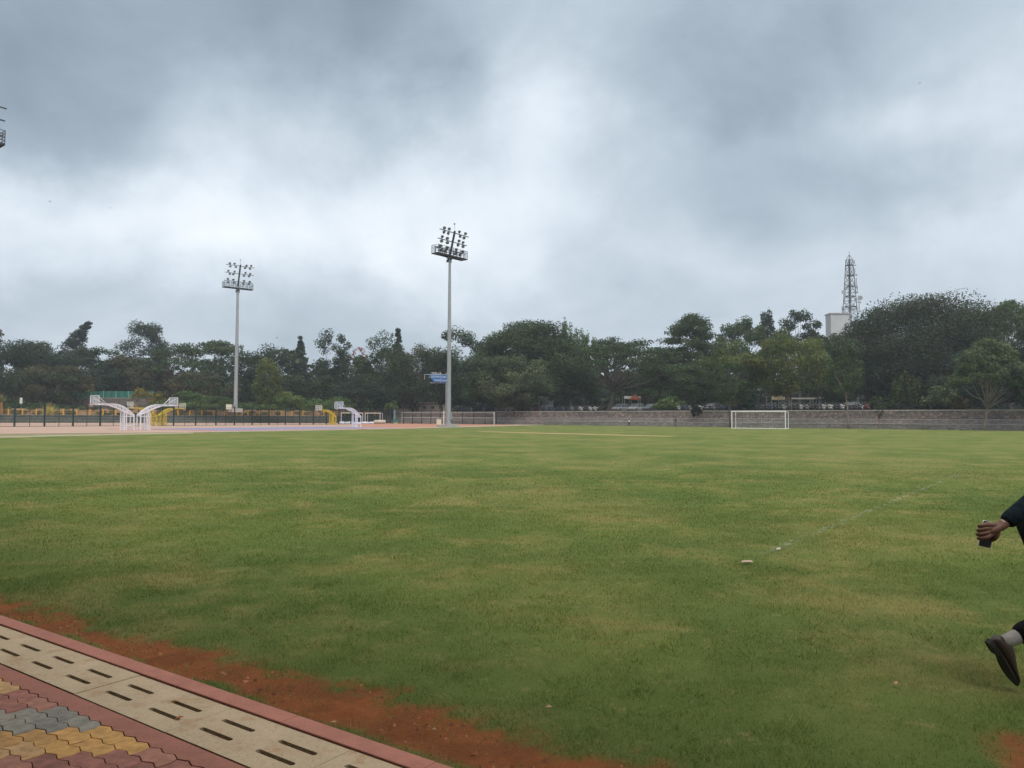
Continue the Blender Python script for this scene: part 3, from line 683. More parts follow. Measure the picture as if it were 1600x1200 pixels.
# white rail in front of the second fence
M_white = mat('white_paint', (.74, .73, .74), .5, var=.05, scale=3)
M_white_s = M_white; M_white = mat('aged_white', (.46, .45, .44), .7, var=.15, scale=2)
wr = thing('white_rail', G(772, 664.4), 'white double rail barrier with a thick end post, right of the second floodlight mast', 'railing')
a, b_ = G(628, 662.8), G(772, 664.4)
for f_ in (1, .5, 0):
    o = MB(); p = a.lerp(b_, f_); o.bar(p, p + Vector((0, 0, 2.5)), .20 if f_ == 1 else .07); rel(o.build('post', M_white), wr)
for h_ in (1.35, 2.35): o = MB(); o.bar(a + Vector((0, 0, h_)), b_ + Vector((0, 0, h_)), .07, .08); rel(o.build('rail', M_white), wr)

M_white = M_white_s
# ------------------------------------------------------------ football goal
M_net = mat('net_cord', (.6, .6, .6), .8, var=.05)
def goal(name, p0, latv, back, Wd, H, dep, r, lab, col=M_white, netstep=.35, bottom=True, group=None):
    root = thing(name, p0, lab, 'goal', group); a, b_ = latv.normalized(), back.normalized(); Z = Vector((0, 0, 1))
    z0 = Vector((0, 0, 0))
    for s in (0, 1):
        p = a * Wd * s
        o = MB(); o.tube([p, p + Z * H], r, 10); o.build('post', col, root)
        o = MB(); o.tube([p + b_ * dep, p + b_ * dep + Z * (H - .05)], r * .6, 8); o.build('back_post', col, root)
        o = MB(); o.tube([p + Z * H, p + b_ * dep + Z * (H - .05)], r * .5, 6); o.build('side_bar', col, root); o = MB(); o.tube([p + Z * .04, p + b_ * dep + Z * .04], r * .5, 6); o.build('side_bar', col, root)
    o = MB(); o.tube([Z * H - a * r, a * Wd + Z * H + a * r], r, 10); o.build('crossbar', col, root)
    o = MB(); o.tube([b_ * dep + Z * (H - .05), b_ * dep + a * Wd + Z * (H - .05)], r * .5, 6); o.build('back_bar', col, root); o = MB(); o.tube([b_ * dep + Z * .05, b_ * dep + a * Wd + Z * .05], r * .5, 6); o.build('back_bar', col, root)
    if bottom: o = MB(); o.bar(Z * .03, a * Wd + Z * .03, .10, .05); o.build('ground_bar', col, root)
    if netstep:
        o = MB(); k = int(Wd / netstep)
        for i in range(1, k): p = b_ * dep * .98 + a * Wd * i / k; o.bar(p, p + Z * (H - .1), .007)
        for j in range(1, int(H / netstep)): o.bar(b_ * dep * .98 + Z * j * netstep, b_ * dep * .98 + a * Wd + Z * j * netstep, .007)
        o.build('net', M_net, root)
    return root
goal('football_goal', G(1143.5, 669.6), Vector((.87, -.48, 0)), Vector((.5, .87, 0)), 7.32, 2.44, 2.3, .075, 'white football goal standing on the grass before the stone wall')
goal('hockey_goal', G(533, 662.1), Vector((.96, .2, 0)), Vector((-.2, .96, 0)), 4.5, 2.3, 1.2, .06, 'small white goal behind the lone white basketball hoop', netstep=0, group=None)
goal('hockey_goal', G(570.5, 662.0), Vector((.98, -.1, 0)), Vector((.3, .95, 0)), 3.3, 2.3, 1.1, .06, 'small white goal just left of the beige roll by the fence', netstep=0)
nh = MB()
for i in range(26):
    p = G(534 + i * 2.3, 662.3); nh.sphere((p.x, p.y, .16), .55, 5, (1.2, .7, .3 + .35 * random.random()))
tag(nh.build('net_heap', mat('net_pale', (.52, .54, .62), .95, var=.25, scale=3), smooth=True), 'pale bluish heap of netting lying along the foot of the small goals', 'net')
# beige rolled mat, teal bin
o = MB(); p = G(585, 662.5); d_ = Vector((1, -.15, 0)).normalized()
prof = [(0.02, -.02), (.34, 0), (.42, .05), (.42, 2.35), (.34, 2.4), (.02, 2.42)]
M_ = Matrix.Translation((p.x, p.y, .42)) @ d_.to_track_quat('Z', 'Y').to_matrix().to_4x4(); o.lathe(prof, 16, M_)
o.lathe([(.02, -.025), (.12, -.03), (.12, -.06), (.02, -.06)], 10, M_)
tag(o.build('rolled_mat', mat('beige_cloth', (.48, .42, .36), .95, var=.2, scale=2), smooth=True), 'beige rolled up mat lying on the court between the goals and the teal bin', 'mat')
bn = thing('litter_bin', G(618, 662.6), 'teal green drum bin with a yellow base at the fence corner', 'bin')
M_teal = mat('teal_paint', (.06, .26, .27), .6)
o = MB(); o.lathe([(.02, .3), (.50, .3), (.50, .32), (.58, .98), (.61, 1.0), (.61, 1.04), (.54, 1.04), (.5, .5), (.02, .5)], 14); o.build('drum', M_teal, bn, True)
o = MB(); o.lathe([(.02, 0), (.52, 0), (.47, .28), (.02, .28)], 14); o.build('base', mat('yellow_base', (.5, .42, .15), .7), bn, True)
o = MB(); o.box((-.3, .5, 1.4), (.34, .3, 2.8)); o.box((-.3, .5, 2.86), (.44, .4, .12)); o.box((-.3, .34, 1.9), (.24, .03, .7)); bx = o.build('control_pillar', mat('pale_teal', (.16, .26, .28), .7)); bx.location = bn.location; tag(bx, 'slim pale teal pillar box standing behind the teal bin', 'utility box')
# cream cabinet
cbn = thing('electrical_cabinet', G(685.8, 666.3), 'cream electrical cabinet on the track just left of the second floodlight mast', 'electrical cabinet')
M_cream = mat('cream_paint', (.68, .64, .54), .6, var=.06)
o = MB(); o.box((0, 0, .68), (.72, .5, .9)); o.box((0, 0, 1.16), (.8, .58, .06)); o.build('body', M_cream, cbn)
for sx_ in (-.25, .25): o = MB(); o.bar((sx_, 0, 0), (sx_, 0, .23), .08); o.build('leg', mat('dark_steel', (.1, .1, .1), .5, .5), cbn)
for sx_ in (-.175, .175): o = MB(); o.box((sx_, -.262, .68), (.33, .02, .8)); o.box((sx_ * .3, -.277, .68), (.025, .02, .14)); o.build('door', M_cream, cbn)
wp = thing('marker_post', G(693.3, 667), 'slim cream post between the cabinet and the second floodlight mast', 'post')
o = MB(); o.box((0, 0, 1.2), (.16, .16, 2.4)); o.box((0, 0, 2.43), (.2, .2, .06)); o.build('shaft', M_cream, wp); o = MB(); o.box((0, 0, .06), (.4, .4, .12)); o.build('footing', M_cap, wp)

# ------------------------------------------------------------ basketball hoops
M_glass = bpy.data.materials.new('board_acrylic'); M_glass.use_nodes = True; bg = M_glass.node_tree.nodes['Principled BSDF']
tn = M_glass.node_tree.nodes.new('ShaderNodeTexNoise'); tn.inputs['Scale'].default_value = 3; rn = M_glass.node_tree.nodes.new('ShaderNodeMapRange'); rn.inputs[3].default_value = .1; rn.inputs[4].default_value = .3
M_glass.node_tree.links.new(tn.outputs['Fac'], rn.inputs[0]); M_glass.node_tree.links.new(rn.outputs[0], bg.inputs['Roughness'])
bg.inputs['Base Color'].default_value = (.75, .8, .85, 1); bg.inputs['Alpha'].default_value = .28
M_hoopY = mat('hoop_yellow', (.58, .44, .05), .55, var=.12, scale=3)
M_hoopW = mat('hoop_white', (.72, .70, .76), .5, var=.06, scale=3)
M_ring = mat('ring_orange', (.55, .13, .05), .5)
def hoop(px, py, Y, sgn, m, lab, lattice=False):
    p = G(px, py); p = p * (Y / p.y); p.z = .05
    d = AXC * sgn; root = thing('basketball_hoop', p, lab, 'basketball hoop', 'truss armed basketball hoops on the courts', math.atan2(d.y, d.x)); root.scale = (.87, .87, .87)
    def pc(name, o, mm=None, par=root, sm=False): return o.build(name, mm or m, par, sm)
    for y in (-.36, .36):
        for x, zt in ((0, 1.8), (.95, 2.1), (1.2, 2.2)):
            o = MB(); o.box((x, y, zt / 2), (.105, .105, zt)); o.box((x, y, .03), (.26, .26, .06)); pc('post', o)
        o = MB(); o.bar((0, y, .55), (1.2, y, .55), .09); o.bar((0, y, 1.62), (1.2, y, 1.62), .09); pc('side_rail', o)
        if lattice:
            o = MB()
            for k in range(4):
                z_ = .1 + k * .42; o.bar((0, y, z_), (.95, y, z_ + .4), .055); o.bar((.95, y, z_), (0, y, z_ + .4), .055)
            pc('bracing', o)
    o = MB(); o.bar((0, -.36, 1.7), (0, .36, 1.7), .09); o.bar((1.2, -.36, 2.15), (1.2, .36, 2.15), .09); o.bar((0, -.36, .55), (0, .36, .55), .08); pc('cross_rail', o)
    lo = [(-.12, 1.72), (1.0, 2.2), (2.0, 2.62), (2.9, 2.93), (4.5, 2.95)]; hi = [(-.12, 1.82), (.5, 2.32), (1.1, 2.72), (1.7, 2.96), (2.3, 3.06), (4.5, 3.05)]
    def yat(pl, x):
        for (x0, z0), (x1, z1) in zip(pl[:-1], pl[1:]):
            if x <= x1: return z0 + (z1 - z0) * (x - x0) / (x1 - x0)
        return pl[-1][1]
    for y in (-.18, .18):
        for nm, pl in (('lower_chord', lo), ('upper_chord', hi)):
            o = MB()
            for (x0, z0), (x1, z1) in zip(pl[:-1], pl[1:]): o.bar((x0, y, z0), (x1, y, z1), .085)
            pc(nm, o)
    o = MB(); xs_ = [.25, .7, 1.15, 1.6, 2.05, 2.5]
    for i, x in enumerate(xs_):
        for y in (-.18, .18):
            o.bar((x, y, yat(lo, x)), (x, y, yat(hi, x)), .05)
            if i: o.bar((xs_[i - 1], y, yat(lo, xs_[i - 1])), (x, y, yat(hi, x)), .045)
        o.bar((x, -.18, yat(lo, x)), (x, .18, yat(lo, x)), .05)
    pc('truss_web', o)
    for y in (-.7, .7): o = MB(); o.bar((4.5, y, 3.85), (3.3, y * .25, 3.05), .05); o.bar((4.5, y, 3.0), (3.6, y * .25, 3.0), .04); pc('strut', o)
    bd = MB(); bd.box((4.58, 0, 3.47), (.02, 1.72, .98)); bdo = pc('backboard', bd, M_glass)
    fr = MB(); wfr = M_hoopW if m is M_hoopW else mat('cream_frame', (.66, .62, .42), .5)
    for y in (-.88, .88): fr.box((4.58, y, 3.47), (.05, .06, 1.1))
    for z in (2.95, 3.99): fr.box((4.58, 0, z), (.05, 1.7, .06))
    pc('frame', fr, wfr, bdo)
    sq = MB()
    for y in (-.3, .3): sq.box((4.60, y, 3.32), (.02, .05, .45))
    for z in (3.1, 3.54): sq.box((4.60, 0, z), (.02, .56, .05))
    pc('target_square', sq, wfr, bdo)
    rg = MB(); rg.tube([(5.0 + .225 * cos(2 * pi * k / 20), .225 * sin(2 * pi * k / 20), 3.05) for k in range(21)], .014, 6); rg.box((4.69, 0, 3.05), (.17, .12, .05)); rgo = pc('ring', rg, M_ring)
    ntm = MB()
    for k in range(12):
        a = 2 * pi * k / 12; b2 = a + .26
        ntm.bar((5 + .22 * cos(a), .22 * sin(a), 3.05), (5 + .14 * cos(b2), .14 * sin(b2), 2.65), .012); ntm.bar((5 + .22 * cos(a), .22 * sin(a), 3.05), (5 + .14 * cos(a - .26), .14 * sin(a - .26), 2.65), .012)
    pc('net', ntm, mat('pink_net', (.62, .45, .45), .9), rgo)
    return root
hoop(206, 672.5, 80, -1, M_hoopW, 'white basketball hoop at left whose arm and board reach left')
hoop(216.5, 672.5, 81, 1, M_hoopW, 'white basketball hoop at left whose arm and board reach right')
hoop(561, 668, 108, -1, M_hoopW, 'lone white basketball hoop standing before the small goals')
hoop(242, 666, 115, -1, M_hoopY, 'yellow lattice basketball hoop whose arm reaches left behind the white pair', True)
hoop(248, 666, 117, 1, M_hoopY, 'yellow lattice basketball hoop whose arm reaches right behind the white pair', True)
hoop(523, 663.8, 140, -1, M_hoopY, 'yellow lattice basketball hoop farthest from the camera, left of the lone white one', True)

# ------------------------------------------------------------ floodlight masts
M_galv = mat('galvanised_steel', (.36, .38, .40), .5, .35, var=.10, scale=1.5)
M_dark = mat('dark_steel_lamp', (.055, .065, .075), .5, .3, var=.2, scale=5)
M_lens = mat('lamp_glass', (.25, .27, .30), .15, 0, var=.1)
def mast(base, Hp, az, arms, lab, r0=.33, r1=.17, lampspread=(1.15, 2.25)):
    root = thing('floodlight_mast', base, lab, 'floodlight mast', 'tall floodlight masts round the ground', az)
    o = MB(); o.lathe([(r0 * 1.05, 0), (r0, .6), (r0 * .9, Hp * .33), (r0 * .905, Hp * .331), (r0 * .72, Hp * .66), (r0 * .725, Hp * .661), (r1, Hp - .3), (r1, Hp + .6), (.01, Hp + .6)], 16); pole = o.build('pole', M_galv, root, True)
    o = MB(); o.box((0, 0, -.18), (2.2, 2.2, .8)); o.build('foundation', M_cap, root)
    o = MB(); o.lathe([(r0 + .25, .22), (r0 + .25, .30), (r0, .30), (r0, .22)], 16)
    for k in range(8): a = 2 * pi * k / 8; o.tube([((r0 + .17) * cos(a), (r0 + .17) * sin(a), .25), ((r0 + .17) * cos(a), (r0 + .17) * sin(a), .42)], .03, 6)
    o.build('flange', M_galv, root)
    o = MB(); o.box((0, -r0 - .06, 1.4), (.3, .15, .9)); o.build('access_box', M_galv, root)
    for k, a in enumerate((.4, 2.5)): o = MB(); o.box((.35 * cos(a), .35 * sin(a), Hp - .75), (.22, .22, .35)); o.build('junction_box', M_dark, root)
    # basket
    Lb, Wb = 6.2, 1.3; o = MB(); o.box((0, 0, Hp), (Lb, Wb, .07))
    for y in (-Wb / 2, Wb / 2): o.box((0, y, Hp - .05), (Lb + .06, .08, .13))
    for x in np.linspace(-Lb / 2, Lb / 2, 7): o.box((x, 0, Hp - .08), (.07, Wb - .1, .12))
    o.tube([(0, 0, Hp - .9), (0, -Wb / 2, Hp - .1)], .05, 6); o.tube([(0, 0, Hp - .9), (0, Wb / 2, Hp - .1)], .05, 6); o.lathe([(r1 + .2, Hp - .5), (r1 + .2, Hp - .35), (r1, Hp - .35)], 12)
    plat = o.build('platform', M_dark, root)
    o = MB()
    for y in (-Wb / 2, Wb / 2):
        for h_ in (.3, .6, .85, 1.12): o.bar((-Lb / 2, y, Hp + h_), (Lb / 2, y, Hp + h_), .045)
        for x in np.linspace(-Lb / 2, Lb / 2, 9): o.bar((x, y, Hp), (x, y, Hp + 1.12), .055)
    for x in (-Lb / 2, Lb / 2):
        for h_ in (.3, .6, .85, 1.12): o.bar((x, -Wb / 2, Hp + h_), (x, Wb / 2, Hp + h_), .045)
        o.bar((x, 0, Hp), (x, 0, Hp + 1.12), .05)
    o.build('guard_rail', M_dark, plat)
    # leaning head frame; local -y is towards the field
    tilt = math.tan(radians(15)); top = arms[-1]
    def fp(x, h): return (x, -h * tilt, Hp + h)
    o = MB(); o.tube([fp(0, .0), fp(0, top + .3)], .16, 8); o.bar(fp(-.15, 0), fp(-.15, top + .2), .08); head = o.build('head_frame', M_dark, root)
    for h in arms: o = MB(); o.bar(fp(-3.1, h), fp(3.1, h), .10); o.build('cross_arm', M_dark, head)
    o = MB(); o.tube([fp(0, top + .2), (0, -top * tilt, Hp + top + 1.35)], .03, 6); o.sphere((0, -top * tilt, Hp + top + 1.35), .14, 6); o.build('lightning_rod', M_galv, root)
    # lamps
    lamp0 = None
    for h in arms:
        for sx_ in (-1, 1):
            for xo in lampspread:
                for ud in (-1, 1):
                    if lamp0 is None:
                        l = MB(); Mx = Matrix.Rotation(radians(125), 4, 'X') @ Matrix.Scale(.84, 4)       # opening faces -y and down
                        l.lathe([(.02, -.30), (.12, -.28), (.22, -.16), (.29, .0), (.30, .06), (.28, .07), (.02, .05)], 12, Mx)
                        l.bar((-.32, 0, 0), (-.26, .1, .0), .04); l.box((-.25, 0, 0), (.03, .07, .22)); l.box((.25, 0, 0), (.03, .07, .22)); l.box((0, .04, -.11), (.5, .05, .03))
                        l.m = 1; l.lathe([(.275, .075), (.01, .085)], 12, Mx)
                        lamp0 = l.build('floodlight', [M_dark, M_lens], root, True); o = lamp0
                    else: o = lamp0.copy(); COL.objects.link(o); o.parent = root
                    p = fp(sx_ * xo + random.uniform(-.22, .22), h + ud * random.uniform(.24, .34)); o.location = (p[0], p[1] - .05, p[2]); o.rotation_euler = (random.uniform(-.15, .25), 0, random.uniform(-.6, .6))
    return root
fd = Vector((.61, .79, 0))
mast(G(701, 668) * 1.0 + Vector((0, 0, .2)), 24.6, math.atan2(.79, .61), (.75, 2.0, 3.25), 'tall grey floodlight mast in the middle of the photo, nearest whole mast', .33, .17)
b1 = W(368, 640.5, 164); b1.z = 2.95; mast(b1, 27.2 - 1.2, math.atan2(.65, .76), (1.35, 3.0, 4.6), 'grey floodlight mast standing on the embankment behind the left courts', .42, .24)
b0 = Vector((-46.0, 63, .2)); mast(b0, 24.6, math.atan2(.79, .61), (.75, 2.0, 3.0), 'floodlight mast whose lamp platform only just enters the left edge of the photo')
o = MB(); pb = W(358, 641, 163); pb.z = 2.95; o.box((0, 0, .5), (1.1, .7, 1.0)); o.box((0, 0, 1.04), (1.2, .8, .08)); o.box((0, -.37, .5), (.9, .03, .8)); x_ = o.build('electrical_cabinet', M_cream); x_.location = pb; tag(x_, 'pale cabinet at the foot of the embankment floodlight mast', 'electrical cabinet')
# ------------------------------------------------------------ trees
DG, MG, BL, BR, YG, GG, LG = (.034, .060, .026), (.058, .100, .034), (.026, .050, .030), (.095, .078, .040), (.150, .170, .040), (.130, .160, .080), (.100, .160, .048)
def wig(a, b_, n, amp):
    a, b_ = Vector(a), Vector(b_); pts = []
    for i in range(n + 1):
        f_ = i / n; p = a.lerp(b_, f_)
        if 0 < i < n: p += Vector((random.gauss(0, amp), random.gauss(0, amp), random.gauss(0, amp * .5)))
        pts.append(p)
    return pts
def puffs(style, w, h, n, depth=.8):
    """clump centres and radii in a crown of width w and height h whose bottom centre is at the origin"""
    C, R = [], []; a = w / 2; bdp = a * depth
    if style in ('round', 'sparse', 'tall'):
        rs = {'round': .30, 'sparse': .24, 'tall': .30}[style]
        lob = [(random.random() * 2 * pi, random.uniform(-.3, 1), random.uniform(-.12, .16)) for _ in range(7)]
        for i in range(n):
            v = Vector((random.gauss(0, 1), random.gauss(0, 1), random.gauss(0, 1))).normalized(); r = random.uniform(.35, 1) ** .5
            k = 1 + sum(la * max(0, v.dot(Vector((cos(lt) * .8, sin(lt) * .8, lz)).normalized())) ** 3 for lt, lz, la in lob)
            k *= .93; z = v.z * r * k; taper = 1 if z > -.2 else 1 + (z + .2) * .35
            C.append((v.x * a * r * k * taper, v.y * bdp * r * k * taper, h * .5 + z * h * .5))
            s = random.uniform(.6, 1.25) * rs; R.append((a * s, a * s, h * .5 * s * .75))
    elif style == 'umbrella':
        for i in range(n):
            t = random.random() * 2 * pi; r = random.random() ** .5
            top = h * (1 - .62 * r ** 2.4); lay = random.random() ** 1.5
            z = top - lay * h * .30 - h * .04
            C.append((cos(t) * r * a * .92, sin(t) * r * bdp * .92, z)); s = random.uniform(.7, 1.3) * .21
            R.append((a * s, a * s, h * .085 * random.uniform(.7, 1.2)))
    elif style == 'tiered':
        for i in range(n):
            f_ = random.random() ** 1.25; rr = (1 - f_) ** .62 * (.30 + .72 * random.random() ** .5); t = random.random() * 2 * pi
            C.append((cos(t) * a * rr, sin(t) * bdp * rr, h * (f_ * .97))); s = random.uniform(.7, 1.3); R.append((a * .21 * s, a * .21 * s, h * .05))
    elif style == 'layered':
        k = 8
        for i in range(n):
            l_ = random.randrange(k); f_ = (l_ + .5) / k; rr = (1 - f_) ** .75 * (.6 + .5 * random.random()); t = random.random() * 2 * pi
            C.append((cos(t) * a * rr, sin(t) * bdp * rr, h * f_ - h * .05 * rr)); R.append((a * .27, a * .27, h * .06))
    elif style in ('cone', 'column'):
        for i in range(n):
            f_ = random.random() ** 1.2; rr = (1 - f_) ** (.85 if style == 'cone' else .4) * random.random() ** .4; t = random.random() * 2 * pi
            C.append((cos(t) * a * rr, sin(t) * a * rr, h * f_)); s = .22 + .15 * (1 - f_); R.append((a * s + .25, a * s + .25, h * .05))
    elif style == 'feather':
        for i in range(n):
            t = random.random() * 2 * pi; r = random.random() ** .6; z = h * (.35 + .65 * random.random()) * (1 - .35 * r)
            C.append((cos(t) * a * r, sin(t) * bdp * r, z)); R.append((a * .09, a * .09, h * .13))
    elif style == 'bush':
        for i in range(n):
            t = random.random() * 2 * pi; r = random.random() ** .5; z = h * (1 - .7 * r * r) * random.random() ** .6
            C.append((cos(t) * a * r * .85, sin(t) * bdp * r * .85, z * .9)); R.append((a * .26, a * .26, h * .16))
    return np.array(C), np.array(R)
def tree(px, Y, yt, yb, wpx, style, col, lab, z0=None, n=None, cover=2.6, size=None, col2=None, name='tree', cat='tree', trunk=True, tr=None, bend=0, shear=(0, 0), depth=.8, base=None, group=None, bark=None, limbs=9, tint=.11, fork=.45, shell=.4, tilt=0):
    z0 = TZ if z0 is None else z0; top = W(px, yt, Y); bot = W(px, yb, Y)
    ztop, zbot = top.z, max(bot.z, z0 + .1); w = wpx / F * Y; h = ztop - zbot
    bx = W(base if base is not None else px - bend * .5, 640, Y).x
    root = thing(name, (bx, Y, z0), lab, cat, group); off = Vector((top.x - bx, 0, zbot - z0))
    n = n or {'round': 42, 'sparse': 54, 'tall': 56, 'umbrella': 60, 'layered': 70, 'tiered': 110, 'cone': 70, 'column': 50, 'feather': 60, 'bush': 30}[style]
    C, R = puffs(style, w, h, n, depth)
    C[:, 0] += shear[0] * (C[:, 2] / h) ** 2 * w; C[:, 1] += shear[1] * C[:, 2]
    C = C + np.array([[off.x, 0, off.z]])
    size = size or (max(.26, min(.50, Y * .00255)))
    area = {'umbrella': 1.1, 'layered': .8}.get(style, 1.0) * w * h
    per = int(max(10, cover * 1.55 * area / (size * size * .30) / n))
    V_, F_, C_ = leaf_cards(C, R, per, size, col, tint=tint, col2=col2, shell=shell)
    np_mesh('crown' if trunk else 'foliage', V_, F_, LEAF, C_, parent=root)
    if trunk:
        o = MB(); r0 = tr or max(.12, min(.55, w * .028)); fk = Vector((off.x * fork, 0, max(1.2, off.z + h * .12) if style != 'umbrella' else off.z * .75))
        if style in ('cone', 'column'): fk = Vector((off.x, 0, off.z + h * .45)); limbs_ = 0
        else: limbs_ = limbs
        pts = wig((0, 0, -.15), fk, 5, r0 * .35); pts[0] = Vector((0, 0, -.15)); o.tube(pts, [r0 * (1.35 if i == 0 else 1 - .1 * i) * (.25 if (limbs_ == 0 and i == 5) else 1) for i in range(6)], 8)
        if limbs_:
            order = np.argsort(rng.random(len(C)))[:limbs_]
            for k in order:
                e = Vector(C[k]); st = pts[-1] if random.random() < .6 else pts[-2]; mid = st.lerp(e, .5) + Vector((0, 0, -.06 * h if style == 'umbrella' else .03 * h))
                q = [st, st.lerp(mid, .5) + Vector((0, 0, .02 * h)), mid, mid.lerp(e, .55) + Vector((random.gauss(0, .02 * w), 0, 0)), e]
                o.tube(q, [r0 * .42, r0 * .30, r0 * .2, r0 * .12, r0 * .04], 5)
        o.build('trunk', bark or M_bark, root, True)
    return root

# the belt beyond the left courts (from the left edge towards the mast)
tree(-10, 190, 523, 645, 250, 'round', BL, 'dark dense tree filling the left edge of the photo', z0=3.05, n=60, cover=3, col2=DG)
tree(-28, 215, 498, 560, 60, 'sparse', BR, 'brownish tree whose tip shows above the dark tree at the left edge', z0=3, name='tree')
tree(52, 200, 530, 610, 62, 'round', BR, 'brown leaved tree just right of the dark tree at the left edge', z0=3, col2=DG)
tree(80, 178, 566, 652, 110, 'round', DG, 'bushy dark olive tree low at left in front of the brown leaved tree', z0=3, col2=BR, cover=3)
tree(113, 236, 504, 560, 42, 'cone', BL, 'dark conifer at left bent over to the right like a flame', z0=3, name='conifer', cat='tree', shear=(.62, 0), cover=4, n=110, trunk=False)
tree(229, 230, 502, 600, 78, 'round', DG, 'tall dark multi lobed tree rising behind the flat canopies at left', z0=3, n=46, cover=2.4)
tree(150, 212, 541, 620, 130, 'umbrella', DG, 'flat topped dark canopy tree left of the tall multi lobed tree', z0=3, cover=2.0)
tree(322, 200, 531, 592, 190, 'umbrella', DG, 'wide umbrella shaped rain tree with sky showing under it, left of the embankment mast', z0=3, n=80, cover=1.6, tr=.5, limbs=22, col2=MG)
tree(222, 200, 556, 645, 120, 'round', BR, 'bushy brown green tree behind the green windscreen', z0=3, col2=DG, cover=2.6)
tree(310, 184, 584, 648, 120, 'round', DG, 'low dark bushy tree under the wide umbrella canopy', z0=3, cover=2.6, col2=BR)
tree(155, 196, 566, 640, 90, 'round', BL, 'dark bluish tree above the left end of the green windscreen', z0=3, cover=2.6)
tree(418, 200, 541, 640, 104, 'round', DG, 'dark spreading tree just right of the embankment mast', z0=3, n=46, cover=2.4)
tree(469, 225, 527, 590, 24, 'cone', BL, 'narrow pointed conifer right of the embankment mast', z0=3, name='conifer', cover=5, n=60)
tree(420, 172, 556, 642, 46, 'tall', YG, 'light yellow green weeping tree in front of the dark belt', z0=3, cover=2.8, col2=MG, limbs=6)
tree(515, 205, 514, 602, 66, 'round', DG, 'dark tree with a rounded double top between the two masts', z0=3, n=44, cover=1.9)
tree(490, 195, 570, 645, 90, 'round', DG, 'dark low tree below the double topped tree', z0=3, cover=2.6)
tree(556, 215, 543, 590, 40, 'sparse', (.30, .12, .11), 'sparse tree with reddish pink blossom between the masts', z0=3, n=26, cover=.55, limbs=14)
tree(600, 190, 528, 648, 100, 'round', DG, 'big dark tree left of the blue road sign', z0=3, n=52, cover=2.8, col2=MG)
tree(645, 200, 527, 640, 82, 'round', BR, 'brown tinged feathery tree behind the blue road sign', z0=3, n=44, cover=2.0, col2=DG)
tree(622, 225, 512, 570, 18, 'cone', BL, 'small conifer tip standing over the brown tinged tree', z0=3, name='conifer', cover=8, n=50)
tree(565, 182, 590, 648, 90, 'round', BL, 'very dark low tree behind the small goals', z0=3, cover=3)
tree(728, 190, 515, 640, 110, 'round', MG, 'tall green tree immediately right of the middle mast', n=52, cover=2.8, col2=DG)
tree(690, 183, 545, 648, 70, 'round', DG, 'dark tree partly hidden behind the middle mast', cover=2.6)
# beyond the stone wall
tree(830, 172, 500, 640, 215, 'umbrella', MG, 'huge domed rain tree, broadest crown left of centre above the stone wall', n=190, cover=4.2, tr=.6, col2=DG, limbs=20)
tree(806, 162, 556, 652, 130, 'round', GG, 'lower pale topped branches of a tree drooping over the wall by the huge rain tree', n=46, cover=2.6, col2=DG, limbs=8)
tree(772, 178, 548, 642, 120, 'round', BL, 'dark shaded tree on the left flank of the huge rain tree', cover=3)
tree(892, 200, 500, 600, 92, 'feather', LG, 'feathery bamboo like clump showing over the huge rain tree', name='bamboo_clump', cat='bamboo', n=90, cover=1.8, col2=MG)
tree(880, 190, 570, 640, 120, 'round', BL, 'dark shaded tree behind the white kiosk', cover=3)
tree(972, 158, 526, 592, 175, 'umbrella', MG, 'umbrella rain tree with branching trunk and light showing through, above the running child', n=95, cover=1.9, tr=.55, limbs=30, col2=DG, base=952)
tree(1010, 196, 560, 640, 130, 'round', DG, 'dark tree seen under the umbrella crown behind the parked cars', cover=2.6, col2=MG)
tree(1068, 168, 489, 605, 142, 'tiered', MG, 'tree with horizontal leafy tiers and a tip leaning to the right', n=170, cover=3.6, shear=(.14, 0), col2=DG, limbs=14)
tree(1088, 150, 560, 640, 120, 'round', MG, 'mid green tree in front of the tiered tree', n=46, cover=2.6, col2=DG)
tree(1030, 175, 545, 620, 80, 'round', DG, 'dark green tree between the umbrella crown and the tiered tree', cover=2.4)
tree(1160, 190, 497, 600, 96, 'round', MG, 'rounded leafy treetop left of the slender column tree', cover=2.6, n=40)
tree(1199, 198, 481, 570, 30, 'tall', DG, 'slender upright treetop between rounded crowns left of the lattice tower', cover=3, n=50)
tree(1250, 196, 486, 590, 84, 'sparse', DG, 'open branched dark tree just left of the pale block', cover=2.4, n=60, limbs=14)
tree(1232, 134, 516, 628, 128, 'round', YG, 'yellow green domed tree behind the football goal', n=58, cover=2.6, col2=MG, bark=M_barkpale, limbs=16)
tree(1148, 138, 533, 636, 120, 'round', MG, 'mid green tree left of the yellow green dome', n=50, cover=2.4, col2=YG, limbs=14)
tree(1340, 205, 500, 600, 80, 'round', DG, 'dark treetops round the foot of the lattice tower', n=46, cover=2.6)
tree(1296, 168, 521, 610, 80, 'round', MG, 'green treetop hiding the foot of the pale tall block', n=46, cover=3, col2=DG)
tree(1303, 140, 524, 640, 104, 'round', MG, 'thin leaved tree between the yellow green dome and the biggest crown', n=56, cover=2.6, col2=DG)
tree(1437, 150, 462, 640, 255, 'round', DG, 'biggest brown dark crown right of the lattice tower', n=190, cover=5.5, col2=(.062, .066, .034), tr=.6, limbs=20, depth=.6)
tree(1355, 150, 520, 640, 100, 'round', BL, 'dark lower foliage on the left side of the biggest crown', cover=2.6)
tree(1578, 150, 470, 600, 150, 'umbrella', MG, 'bright green tiered crown at the right edge of the photo', n=90, cover=2.8, col2=LG)
tree(1545, 130, 545, 645, 170, 'round', BL, 'dark mass of tree behind the forked tree at right', cover=3, n=50)
tree(1680, 120, 480, 650, 200, 'round', DG, 'dark tree beyond the right edge', cover=2, n=50)
